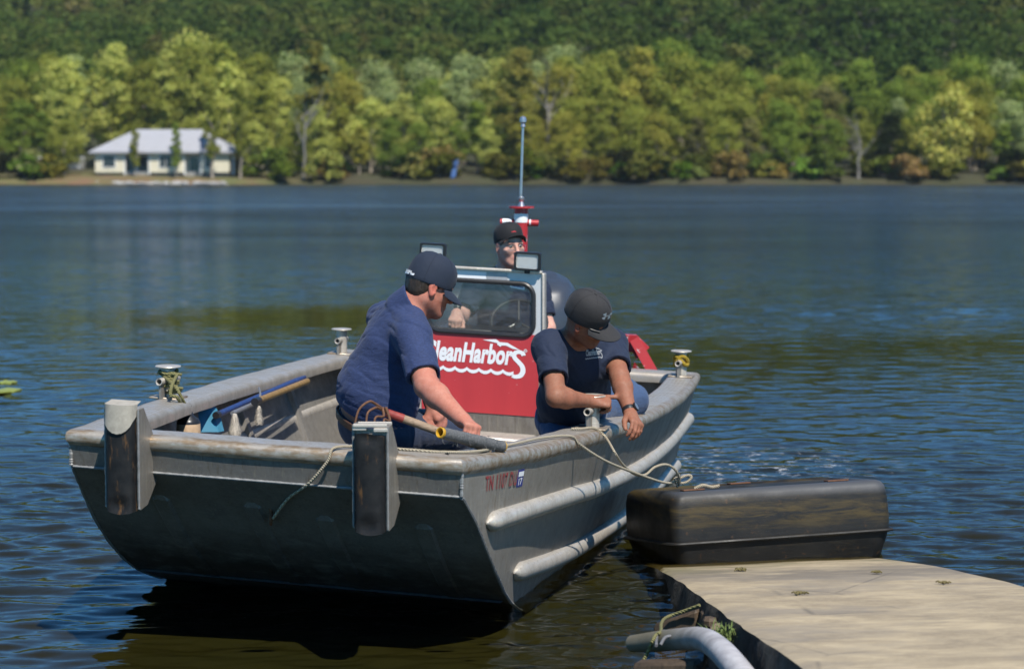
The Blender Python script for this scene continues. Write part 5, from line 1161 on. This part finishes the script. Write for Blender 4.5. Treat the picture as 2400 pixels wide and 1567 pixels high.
def head_field(P, C, f, t, s, fat=1., nose=1.):
    A = np.stack([s, f, t]); Q = (P - C) @ A.T; I = np.eye(3); v = lambda a, b, c: A3(a, b, c)
    d = el(Q, v(0, -.012, .035), I, (.077 * fat, .098, .094)); d = smin(d, el(Q, v(0, .022, -.045), I, (.062 * fat, .07, .075)), .04)
    d = smin(d, el(Q, v(0, .068, -.098), I, (.03 * fat, .026, .022)), .035)
    for g_ in (-1, 1): d = smin(d, rc(Q, v(g_ * .052 * fat, -.01, -.055), v(g_ * .022, .065, -.1), .022, .018), .03); d = smin(d, el(Q, v(g_ * .042, .06, -.022), I, (.026, .024, .022)), .025)
    d = smin(d, rc(Q, v(-.038, .083, .024), v(.038, .083, .024), .013, .013), .02)
    for g_ in (-1, 1): d = -smin(-d, el(Q, v(g_ * .032, .101, .004), I, (.019, .016, .013)), .012)
    d = smin(d, rc(Q, v(0, .094, .012), v(0, .116 * nose, -.03), .008, .0125), .012)
    for g_ in (-1, 1): d = smin(d, el(Q, v(g_ * .012, .104, -.034), I, (.0085, .011, .008)), .008)
    d = smin(d, el(Q, v(0, .083, -.062), I, (.026, .017, .016)), .02)
    d = smin(d, rc(Q, v(-.02, .091, -.06), v(.02, .091, -.06), .0055, .0055), .006); d = smin(d, rc(Q, v(-.017, .091, -.0715), v(.017, .091, -.0715), .0065, .0065), .006)
    d = np.maximum(d, -rc(Q, v(-.021, .1, -.0655), v(.021, .1, -.0655), .0025, .0025))
    for g_ in (-1, 1):
        ea = el(Q, v(g_ * .082 * fat, -.012, -.006), np.stack([unit(v(1, g_ * -.35, 0)), unit(v(g_ * .35, 1, .15)), unit(v(0, -.15, 1))]), (.009, .02, .032)); ea = smin(ea, el(Q, v(g_ * .08 * fat, -.008, -.034), I, (.007, .009, .01)), .01)
        ea = -smin(-ea, el(Q, v(g_ * .091 * fat, -.006, -.004), I, (.009, .011, .02)), .006); d = smin(d, ea, .01)
    return d
def hand_field(P, w, d, n, side, curl, thumb, sc=1., spread=.0):
    """w wrist, d towards the fingers, n back of the hand, side = thumb side; curl = 4x(3 joint bends, degrees); thumb = (out, forward, down)"""
    d = unit(d); n = unit(n - d * (n @ d)); s = np.cross(d, n); s = s if s @ side > 0 else -s
    T = lambda a, b, c: w + sc * (d * a + s * b + n * c)
    o = ec(P, T(.012, 0, 0), T(.078, .004, .002), s, (.03 * sc, .019 * sc), (.041 * sc, .0155 * sc))
    o = smin(o, rc(P, T(-.01, 0, 0), T(.03, 0, 0), .025 * sc, .024 * sc), .02)
    for i, (off, ln, rad) in enumerate(((.030, .074, .0098), (.0105, .083, .0102), (-.0095, .077, .0097), (-.028, .06, .0086))):
        b = T(.088 - .006 * abs(i - 1.2), off, .003); ang = 0.; dirn = d + s * spread * (1.5 - i) * .12
        dirn = unit(dirn); o = smin(o, rc(P, T(.05, off * .85, .003), b, .011 * sc, (rad + .0012) * sc), .01); r_a = rad
        for j, q in enumerate((.46, .3, .24)):
            ang += R(curl[i][j]); e = b + sc * ln * q * (dirn * math.cos(ang) - n * math.sin(ang)); o = smin(o, rc(P, b, e, r_a * sc, r_a * .92 * sc), .005); b = e; r_a *= .92
    b = T(.018, .024, -.006); k = [b, b + sc * .042 * unit(d * thumb[1] + s * thumb[0] - n * thumb[2])]
    k.append(k[1] + sc * .032 * unit(d * (thumb[1] + .5) + s * thumb[0] * .5 - n * thumb[2] * 1.1)); k.append(k[2] + sc * .024 * unit(d * (thumb[1] + .8) + s * thumb[0] * .2 - n * thumb[2] * 1.2))
    for q, (r1, r2_) in enumerate(((.0175, .0135), (.0125, .0115), (.0115, .0095))): o = smin(o, rc(P, k[q], k[q + 1], r1 * sc, r2_ * sc), .012 if q == 0 else .004)
    return o
def cap_parts(root, C, f, t, s, mat, brim_tilt=-.25, brim_len=.072, curve=.55, lift=.0, fat=1., seat=.032, rz=.118):
    tt = unit(t + f * lift); ff = unit(f - tt * (f @ tt)); ss = np.cross(tt, ff); rx, ry = .0885 * fat, .109; O = C + tt * seat - ff * .008
    def sp(phi, g_, h, k=1.): return O + ff * (math.cos(phi) * ry * g_ * k) + ss * (math.sin(phi) * rx * g_ * k) + tt * (rz * h) - tt * (.012 * (1 - g_ * 0) * (math.cos(phi) * -.5 + .5) * (1 if h < .3 else 0))
    prof = [(.985, -.14), (1.0, -.12), (1.01, .0), (1.01, .18), (.985, .38), (.92, .58), (.8, .76), (.62, .9), (.38, .98), (.15, 1.0), (.02, 1.0)]; N = 48; mb = MB()
    mb.grid([[sp(a, g_ * (1 + (.03 if math.cos(a) > .2 and .1 < h < .6 else 0) * math.cos(a)) + .004 * math.cos(6 * a) * (h > 0), h) for a in np.arange(N) * 2 * math.pi / N] for g_, h in prof], closed_v=True, flip=False)
    mb.grid([[sp(a, g_ * .975, h - .005) for a in np.arange(N) * 2 * math.pi / N] for g_, h in prof[:5]], closed_v=True, flip=True)
    co = mb.build('cap', mat, root, auto=60)
    bm = MB(); top, bot = [], []; na = 25
    for i in range(9):
        q = i / 8; rt, rb = [], []
        for a in np.linspace(-1.12, 1.12, na):
            e = brim_len * max(0, 1 - (abs(a) / 1.14) ** 2.4) ** .6; base = sp(a, 1.0, -.125); fw = unit(ff * 1. + tt * brim_tilt)
            p = base + fw * (e * q) + ss * (math.sin(a) * .012 * q) - tt * (curve * .038 * (math.sin(a) ** 2) * (.35 + .65 * q) + .006 * q * q); rt.append(p + tt * .0022); rb.append(p - tt * .0022)
        top.append(rt); bot.append(rb)
    bm.grid(top, flip=True); bm.grid(bot, flip=False); bm.grid([top[-1], bot[-1]], flip=True); bm.build('brim', mat, co, auto=50)
    sm_ = MB()
    for k in range(6): a = k * math.pi / 3; sm_.tube([sp(a, g_ * 1.004 + .004 * math.cos(6 * a), h + .004) for g_, h in prof[1:-1]], .0011, 4)
    sm_.build('panel_seam', mat, co); MB().lathe(O + tt * rz * .995, tt, [(.0075, 0), (.007, .004), (0, .006)], 10).build('button', mat, co)
    return co, sp, (O, ff, ss, tt)
def hug(f, P, n, lift=.0022, far=.08):
    """lay print on cloth: walk each point along -n on to the surface"""
    P = np.array(P, float) + n * far; d = -np.asarray(n)
    for i in range(40): P = P + d * np.minimum(f(P)[:, None], .02) * .8
    return P - d * lift
def folds(P, ax, s, seed, amp, fx=7., fy=30.):
    ax = unit(ax); o = unit(np.cross(ax, s)); q = np.stack([P @ ax * fy, P @ unit(s) * fx, P @ o * fx], -1) + seed
    w = np.stack([P[:, 0] * 5, P[:, 1] * 5, P[:, 2] * 5], -1) + seed * 2.3; q[:, 0] += 2.2 * vnoise(w)
    a = vnoise(q); rdg = 1 - np.abs(2 * a - 1); return amp * (rdg ** 2.2 - .38) * (.35 + 1.1 * vnoise(w * .8 + 9)) + amp * .35 * (vnoise(q * 2.1 + 5) - .5)
def box_of(pts, pad): pts = np.asarray(pts); return pts.min(0) - pad, pts.max(0) + pad
def person(J, label):
    """J: joints in the place and widths; builds body, clothes, cap; returns root and fields"""
    root = thing('person', J['pelvis'], label, 'person'); C = J['head']; f, t, s = frame(J['f'], J['t']); side = unit(np.asarray(J['side'], float)); fat = J.get('fat', 1.)
    arms = [('R', -1), ('L', 1)]
    def torso(P, g_=0.):
        d = ec(P, J['chest'], J['belly'], side, (J['w'][0] + g_, J['dp'][0] + g_), (J['w'][1] + g_, J['dp'][1] + g_)); d = smin(d, ec(P, J['belly'], J['pelvis'], side, (J['w'][1] + g_, J['dp'][1] + g_), (J['w'][2] + g_, J['dp'][2] + g_)), .05)
        for a, _ in arms: d = smin(d, rc(P, J['chest'] + (J['neck'] - J['chest']) * .55, J['s' + a], .075 + g_, .066 + g_), .07); d = smin(d, rc(P, J['neck'], J['s' + a], .05 + g_, .048 + g_), .06)
        return d
    def arm(P, a, g_=0.):
        S, E, W = J['s' + a], J['e' + a], J['w' + a]; k = J.get('arm', 1.)
        def q(P):
            d = rc(P, S, E, .058 * k + g_, .046 * k + g_); mid = E + (W - E) * .28; d = smin(d, rc(P, E, mid, .045 * k + g_, .048 * k + g_), .02); d = smin(d, rc(P, mid, W, .046 * k + g_, .029 * k + g_), .02); return d
        m = (S + W) / 2; return group(P, m, .09 + max(np.linalg.norm(S - m), np.linalg.norm(E - m)), q)
    nk0 = C - t * .055 - f * .022
    def neckf(P, g_=0.): return rc(P, J['neck'] - (nk0 - J['neck']) * .25, nk0, .068 * fat + g_, .061 * fat + g_)
    def legs(P, g_=0.):
        d = None
        for a, _ in arms:
            q = rc(P, J['h' + a], J['k' + a], .092 + g_, .066 + g_); q = smin(q, rc(P, J['k' + a], J['a' + a], .064 + g_, .045 + g_), .03); d = q if d is None else smin(d, q, .04)
        return d
    def body(P):
        d = torso(P); d = smin(d, neckf(P), .05); d = smin(d, group(P, C, .17, lambda Q: head_field(Q, C, f, t, s, fat)), .025)
        for a, g_ in arms:
            d = smin(d, arm(P, a), .035); h = J['hand' + a]; d = smin(d, group(P, J['w' + a], .21, lambda Q: hand_field(Q, J['w' + a], *h), .04), .018)
        return smin(d, legs(P), .05)
    pts = [J[k] for k in ('chest', 'belly', 'pelvis', 'sR', 'eR', 'wR', 'sL', 'eL', 'wL', 'kR', 'kL', 'aR', 'aL')] + [C + t * .13, C + f * .12]; lo, hi = box_of(pts, .2)
    V, F = surface(body, lo, hi, .0055)
    Q = (V - C) @ np.stack([s, f, t]).T; tint = np.ones((len(V), 4)); near = np.linalg.norm(V - C, axis=1) < .16
    lip = near & (np.abs(Q[:, 0]) < .024) & (np.abs(Q[:, 2] + .066) < .011) & (Q[:, 1] > .07); tint[lip, :3] = (.92, .66, .66)
    st = near & (Q[:, 2] < -.045) & (Q[:, 1] > -.01) & ~lip; st_c = np.array(J.get('stubble', (.93, .93, .93))); tint[st, :3] *= st_c
    if 'goatee' in J: gt = near & (Q[:, 2] < -.072) & (Q[:, 1] > .05) & (np.abs(Q[:, 0]) < .03) | near & (np.abs(Q[:, 2] + .05) < .008) & (np.abs(Q[:, 0]) < .026) & (Q[:, 1] > .07); tint[gt, :3] = J['goatee']
    ear = near & (np.abs(Q[:, 0]) > .077 * fat); tint[ear, :3] *= (1.05, .8, .8)
    ey_ = near & (Q[:, 1] > .07) & (np.abs(np.abs(Q[:, 0]) - .032) < .017) & (np.abs(Q[:, 2] - .006) < .01); tint[ey_, :3] *= .86  # eye shade put into the skin tint around the sockets
    br = near & (Q[:, 1] > .075) & (np.abs(np.abs(Q[:, 0]) - .033) < .02) & (np.abs(Q[:, 2] - .03) < .0055); tint[br, :3] *= .45
    skin = obj('body', V, F, J['skin'], root, attrs={'tint': ('FLOAT_COLOR', 'POINT', tint)})
    for g_ in (-1, 1):
        e = C + s * (g_ * .032) + f * .0785 + t * .005; MB().lathe(e - f * .0125, f, [(0, 0)] + [(.0125 * math.sin(a), .0125 - .0125 * math.cos(a)) for a in np.linspace(.3, 2.4, 6)], 10).lathe(e, f, [(.009, .0088), (0, .0122)], 10).build('eye', M['eye'], root)
        MB().lathe(e, f, [(.0058, .0112), (.003, .0128), (0, .013)], 10).build('iris', M['iris'], root)
    # shirt
    up = unit(J['neck'] - J['belly'])
    def shirt(P):
        g_ = .013; d = torso(P, g_)
        for a, _ in arms:
            S, E = J['s' + a], J['e' + a]; q = J['sleeve' + a]; n = unit(E - S); end = S + (E - S) * q
            def sl(P, S=S, E=E, n=n, end=end, q=q):
                d1 = rc(P, S - n * .01, S + (E - S) * (q + .3), .076, .074 + J.get('loose', 0)); return np.maximum(d1, (P - end) @ n)
            d = smin(d, group(P, (S + end) / 2, .12 + np.linalg.norm(end - S) / 2, sl), .03)
        d = d + folds(P, J.get('foldax', up), side, J['seed'], J.get('fold', .010)) + .5 * folds(P, unit(J['eR'] - J['sR']), side, J['seed'] + 11, J.get('fold', .010), 10, 30)
        hz_ = J['hem'] + side * 0; wav = .012 * (vnoise(P * 9 + J['seed']) - .5); d = np.maximum(d, (hz_ - P) @ up + wav)
        d = np.maximum(d, -np.maximum(torso(P, .004), (P - (hz_ + up * .06)) @ up))
        d = np.maximum(d, -neckf(P, J.get('collar', .012)))
        for a, _ in arms: S, E = J['s' + a], J['e' + a]; n = unit(E - S); d = np.maximum(d, -np.maximum(arm(P, a, .006), (S + (E - S) * (J['sleeve' + a] - .35) - P) @ n))
        if 'polo' in J:
            n = unit(nk0 - J['neck']); base = J['neck'] + n * .0
            c = np.maximum(np.abs(neckf(P, .016)) - .0045, np.maximum((P - (base + n * .052 - f * .006)) @ unit(n + f * .25), (base - n * .05 - P) @ n)); d = np.minimum(d, c)
        return d
    lo2, hi2 = box_of([J[k] for k in ('neck', 'chest', 'belly', 'pelvis', 'sR', 'sL')] + [J['s' + a] + (J['e' + a] - J['s' + a]) * .8 for a in 'RL'], .26)
    V, F = surface(shirt, lo2, hi2, .0048); so_ = obj('shirt', V, F, J['shirt'], root)
    def pants(P):
        d = smin(legs(P, .016), np.maximum(ec(P, J['belly'], J['pelvis'], side, (J['w'][1] + .01, J['dp'][1] + .01), (J['w'][2] + .014, J['dp'][2] + .014)), (P - J['waist']) @ up), .055)
        return d + folds(P, unit(J['kR'] - J['hR']), side, J['seed'] + 5, .007, 9, 24)
    lo3, hi3 = box_of([J[k] for k in ('waist', 'pelvis', 'kR', 'kL', 'aR', 'aL')], .2); V, F = surface(pants, lo3, hi3, .008); obj('jeans', V, F, J['jeans'], root)
    if 'belt' in J:
        def belt(P): d = np.abs(ec(P, J['belly'], J['pelvis'], side, (J['w'][1] + .014, J['dp'][1] + .014), (J['w'][2] + .018, J['dp'][2] + .018)) - .003) - .004; return np.maximum(d, np.abs((P - (J['waist'] - up * .022)) @ up) - .018)
        V, F = surface(belt, J['waist'] - .32, J['waist'] + .32, .0045); obj('belt', V, F, M['leather'], root)
    for a, _ in arms:
        A_ = J['a' + a]; fd_ = unit(J['foot' + a]); upf = unit(J['k' + a] - A_); bt = lambda P: smin(ec(P, A_ + upf * .06, A_ - upf * .01, np.cross(fd_, upf), (.05, .052), (.045, .05)), ec(P, A_ - upf * .04 - fd_ * .03, A_ - upf * .055 + fd_ * .15, np.cross(fd_, upf), (.044, .04), (.05, .034)), .03)
        V, F = surface(bt, A_ - .3, A_ + .3, .008); bo = obj('boot', V, F, M['boot'], root)
        so2 = lambda P: np.maximum(ec(P, A_ - upf * .05 - fd_ * .03, A_ - upf * .065 + fd_ * .15, np.cross(fd_, upf), (.05, .05), (.056, .045)), (P - (A_ - upf * .075)) @ upf); V, F = surface(so2, A_ - .3, A_ + .3, .008); obj('sole', V, F, M['sole'], bo)
    # hair under the cap
    if 'hair' in J:
        def hair(P):
            Q = (P - C) @ np.stack([s, f, t]).T; d = el(Q, A3(0, -.014, .033), np.eye(3), (.0835 * fat, .103, .098)); d = smin(d, el(Q, A3(0, -.045, -.03), np.eye(3), (.06 * fat, .052, .06)), .03); d += .004 * (vnoise(Q * A3(260, 260, 40)) - .5) + .003 * (vnoise(Q * 60) - .5)
            cut = np.maximum(Q[:, 1] - .045 + np.where(Q[:, 2] < 0, -.0, 0), 0); d = np.maximum(d, Q[:, 1] - np.interp(Q[:, 2], [-.1, -.03, .0, .03, .06], [-.045, -.03, .018, .05, .06])); d = np.maximum(d, -.092 - Q[:, 2]); d = np.maximum(d, Q[:, 2] - .03)
            for g_ in (-1, 1): d = np.maximum(d, -el(Q, A3(g_ * .085 * fat, -.006, -.012), np.eye(3), (.03, .023, .036)))
            return d
        V, F = surface(hair, C - .18, C + .18, .0045); obj('hair', V, F, J['hair'], root)
    return root, C, f, t, s, shirt, so_
GRIP = [(55, 70, 40)] * 4; REST = [(25, 35, 20)] * 4
# --- man sitting in the bow, looking down and away to the right
A_ = dict(head=at(1006, 672, 9.35), f=(.88, .34, -.34), t=(.33, .10, .93), neck=at(957, 722, 9.36), chest=at(925, 812, 9.38), belly=at(888, 915, 9.42), pelvis=at(880, 995, 9.46), side=(-.42, .88, .05),
  w=(.165, .185, .18), dp=(.135, .165, .15), sR=at(968, 790, 9.18), eR=at(1000, 905, 8.99), wR=at(1084, 984, 8.82), sL=at(905, 752, 9.56), eL=at(1000, 860, 9.66), wL=at(1010, 940, 9.45),
  hR=at(893, 1015, 9.36), kR=at(1075, 1012, 9.62), aR=at(1060, 1130, 9.65), hL=at(875, 1005, 9.58), kL=at(1030, 1000, 9.9), aL=at(1020, 1110, 9.9), footR=(.9, .3, 0), footL=(.9, .3, 0),
  handR=(unit(at(1122, 1012, 8.70) - at(1084, 984, 8.82)), A3(.45, -.2, .86), A3(-.1, .6, -.2), [(62, 62, 35), (64, 62, 35), (66, 60, 35), (70, 58, 35)], (.35, .9, .75), 1.06), handL=(A3(.5, .1, -.8), A3(.6, -.5, .3), A3(.1, -.9, 0), REST, (.5, .8, .4)),
  sleeveR=.80, sleeveL=.8, hem=at(885, 975, 9.42), waist=at(884, 992, 9.42), skin=M['skin_ruddy'], shirt=M['shirt_heather'], jeans=M['denim_dark'], seed=3., fat=1.1, arm=1.12, hair=M['hair_brown'], belt=1, polo=1, stubble=(.82, .76, .74), collar=.008, fold=.0062, loose=.004, foldax=(.5, .2, .85))
ra, C, f, t, s, shA, soA = person(A_, 'person in blue polo and navy cap sitting in the bow holding a taped pole')
co, sp, fr4 = cap_parts(ra, C, f, t, s, M['cap_navy'], -.42, .078, .6, .06, 1.08)
V, F = text_verts('CleanHarbors', .03); V = fit(V, .05, .015); O, ff, ss, tt = fr4
P = [sp(-math.pi * .93 + (x - .03) / .095, 1.075, .0 + .35 * (y / .04)) for x, y in V]; obj('cap_lettering', P, F, M['white_film'], co, smooth=False)
mbq = MB(); q_ = [(-.004, -.006), (.064, -.006), (.066, .002), (.064, .004), (-.002, .0)]; mbq.add([sp(-math.pi * .93 + (x - .03) / .095, 1.07, .0 + .35 * (y / .04)) for x, y in q_], [(0, 1, 2, 3, 4)]); mbq.build('cap_wave', M['white_film'], co, smooth=False)
# --- man leaning over the port gunwale
B_ = dict(head=at(1374, 748, 10.02), f=(.86, -.2, -.44), t=(.3, -.5, .8), neck=at(1345, 802, 10.2), chest=at(1352, 852, 10.30), belly=at(1345, 925, 10.48), pelvis=at(1335, 975, 10.66), side=(.88, .45, .0),
  w=(.165, .165, .165), dp=(.125, .125, .13), sR=at(1288, 815, 10.08), eR=at(1303, 930, 9.86), wR=at(1384, 940, 10.02), sL=at(1432, 810, 10.40), eL=at(1452, 882, 10.18), wL=at(1478, 972, 10.03),
  hR=at(1318, 985, 10.62), kR=at(1315, 1062, 10.36), aR=at(1312, 1190, 10.6), hL=at(1378, 962, 10.68), kL=at(1482, 938, 10.92), aL=at(1470, 912, 11.2), footR=(.2, -.97, 0), footL=(.2, .9, -.25),
  handR=(A3(.93, .12, -.1), A3(.12, -.50, .86), A3(.3, .9, .1), [(72, 60, 30), (76, 60, 30), (78, 60, 30), (82, 60, 30)], (.55, 1.0, -.05), 1.04, .6), handL=(unit(at(1499, 1003, 9.93) - at(1478, 972, 10.03)), A3(.62, -.42, .66), A3(-.8, -.5, 0), [(38, 30, 18), (42, 34, 18), (46, 34, 18), (50, 34, 18)], (.5, .75, .35), 1.04, .7),
  sleeveR=.64, sleeveL=.72, hem=at(1338, 985, 10.60), waist=at(1338, 975, 10.58), skin=M['skin_tan'], shirt=M['shirt_navy'], jeans=M['denim'], seed=17., fat=.97, arm=1.0, stubble=(.72, .7, .7), goatee=(.75, .95, 1.2), collar=.016, fold=.007, foldax=(.75, .2, .6))
rb, C, f, t, s, shB, soB = person(B_, 'person in navy tee and black cap leaning on the right gunwale')
co, sp, fr4 = cap_parts(rb, C, f, t, s, M['cap_black'], -.18, .084, .6, .03, .99)
def cap_print(sp, a0, h0, polys, name, mat, parent, sc):
    mb = MB()
    for pl in polys:
        P2 = np.asarray(pl, float) * sc; mb.add([sp(a0 + x / .1, 1.045, h0 + y / .118) for x, y in P2], [tuple(range(len(P2)))])
    return mb.build(name, mat, parent, smooth=False)
def lobe(cx, cy, ang, flip=1):
    c, s_ = math.cos(ang), math.sin(ang); pts = [(0, .1), (.25, .22), (.55, .5), (.95, .62), (1.05, .3), (1.0, 0), (1.05, -.3), (.95, -.62), (.55, -.5), (.25, -.22), (0, -.1)]
    return [(cx + c * x - s_ * y, cy + s_ * x + c * y) for x, y in ((p[0], p[1] * .8) for p in pts)]
cap_print(sp, -.5, .6, [lobe(-.55, 0, 2.2), lobe(-.55, 0, -2.0), lobe(.55, 0, .94), lobe(.55, 0, -1.14), [(-.62, .2), (.62, .2), (.5, .06), (-.5, .06)], [(-.5, -.06), (.5, -.06), (.62, -.2), (-.62, -.2)]], 'cap_emblem', M['white_film'], co, .019)
gl = MB()
for g_ in (-1, 1): gl.tube([C + s * (g_ * .079) + f * .0 + t * .012, C + s * (g_ * .075) + f * .06 + t * .014, C + s * (g_ * .06) + f * .094 + t * .012], .0034, 6)
for g_ in (-1, 1): gl.grid([[C + s * (g_ * x) + f * (.109 - .35 * (x - .008) ** 1.0 * (x / .066)) + t * z for x in np.linspace(.007, .066, 7)] for z in (-.02, -.004, .010)])
gl.build('sunglasses', M['black'], rb)
nsh = unit(A3(.25, -.93, .28)); V, F = logo2d(); V = V * (.1 / 11.4); base = at(1381, 846, 10.1); exx = unit(A3(.95, .2, .18)); eyy = unit(np.cross(nsh, exx)); eyy = eyy if eyy[2] > 0 else -eyy
P = hug(shB, [base + exx * x + eyy * (y * 1.25 + .03) for x, y in V], nsh); obj('shirt_lettering', P, F, M['grey_film'], soB, smooth=False)
wv = unit(B_['wL'] - B_['eL']); wc = B_['wL'] - wv * .03; wu = unit(np.cross(wv, A3(0, 1, 0))); wb = np.cross(wv, wu); wt = thing('wristwatch', wc, 'black wristwatch with pale round face on the left wrist of the leaning man', 'watch')
MB().lathe(wc - wv * .011, wv, [(.030, 0), (.0335, .001), (.0345, .011), (.0335, .021), (.030, .022)], 28).build('strap', M['black'], wt)
wn = unit(A3(.82, -.45, .2)); wn = unit(wn - wv * (wn @ wv)); wo = wc + wn * .033; MB().lathe(wo, wn, [(.0, 0), (.02, 0), (.0215, .004), (.0205, .009), (.018, .01)], 22).build('case', M['black'], wt); MB().lathe(wo + wn * .0095, wn, [(.0178, 0), (0, .0006)], 22).build('dial', M['steel'], wt)
# --- man at the helm behind the console
Cc = dict(head=at(1195, 577, 13.12), f=(.42, -.90, -.02), t=(.02, -.11, .99), neck=at(1190, 640, 13.2), chest=at(1187, 705, 13.22), belly=at(1187, 805, 13.25), pelvis=at(1187, 890, 13.28), side=(.97, .24, 0.),
  w=(.175, .17, .17), dp=(.12, .125, .13), sR=at(1116, 672, 13.12), eR=at(1078, 745, 12.97), wR=at(1070, 735, 12.74), sL=at(1258, 680, 13.28), eL=at(1284, 768, 13.2), wL=at(1240, 800, 13.0),
  hR=at(1158, 905, 13.2), kR=at(1150, 930, 12.8), aR=at(1152, 1030, 12.85), hL=at(1222, 905, 13.28), kL=at(1225, 930, 12.88), aL=at(1225, 1030, 12.9), footR=(0, -1, 0), footL=(0, -1, 0),
  handR=(A3(-.1, -.75, -.4), A3(.0, -.55, .8), A3(.9, 0, 0), [(60, 60, 35)] * 4, (.5, .8, .5), 1.05), handL=(A3(-.5, -.85, .0), A3(.3, -.1, .9), A3(-.5, .6, .3), GRIP, (.5, .8, .5)),
  sleeveR=.74, sleeveL=.72, hem=at(1187, 900, 13.28), waist=at(1187, 890, 13.28), skin=M['skin_fair'], shirt=M['shirt_navy'], jeans=M['denim_dark'], seed=29., fat=.97, arm=1.02, hair=M['hair_grey'], stubble=(.9, .86, .85), collar=.012, fold=.008)
rc_, C, f, t, s, shC, soC = person(Cc, 'person in a black cap and clear glasses standing at the helm behind the console')
co, sp, fr4 = cap_parts(rc_, C, f, t, s, M['cap_jet'], .34, .046, .6, -.22, .96, .05, .1)
cap_print(sp, -.12, .22, [[(-1.6, .0), (-.9, .5), (-.4, .35), (.1, .75), (1.0, .2), (1.5, -.25), (.4, .0), (-.3, -.1)]], 'cap_emblem', m_plain('red_embroidery', (.5, .02, .03), .6, 0, .2, 40, 0), co, .013)
gl = thing('spectacles', C + f * .11, 'clear wire framed spectacles on the man at the helm', 'glasses')
for g_ in (-1, 1):
    P = [C + s * (g_ * .034 + .025 * math.cos(a)) + f * (.111 - .010 * abs(g_ * .6 + .4 * math.cos(a) * 1)) + t * (-.002 + .017 * math.sin(a)) for a in np.linspace(0, 2 * math.pi, 25)[:-1]]
    MB().tube(P, .0008, 5, closed=True).build('rim', M['steel'], gl); MB().add(P, [tuple(range(24))]).build('glass', M['spec'], gl, smooth=False)
    MB().tube([C + s * (g_ * .059) + f * .1 + t * .004, C + s * (g_ * .076) + f * .07 + t * .006, C + s * (g_ * .08) + f * .0 + t * .006], .0012, 5).build('temple', M['steel'], gl)

# ------------------------------------------------------------------ air: faint autumn haze over the river
def haze():
    m = bpy.data.materials.new('haze_air'); m.use_nodes = True; n = m.node_tree.nodes; n.clear(); o = n.new('ShaderNodeOutputMaterial'); v = n.new('ShaderNodeVolumePrincipled')
    v.inputs['Color'].default_value = (.82, .9, 1, 1); v.inputs['Density'].default_value = .00009; v.inputs['Anisotropy'].default_value = .1
    m.node_tree.links.new(v.outputs[0], o.inputs['Volume'])
    h = MB().box((0, 497, 77), (420, 0, 0), (0, 520, 0), (0, 0, 79)).build('haze', m, None, smooth=False, loc=(0, 497, 77)); tag(h, kind='stuff')
haze()
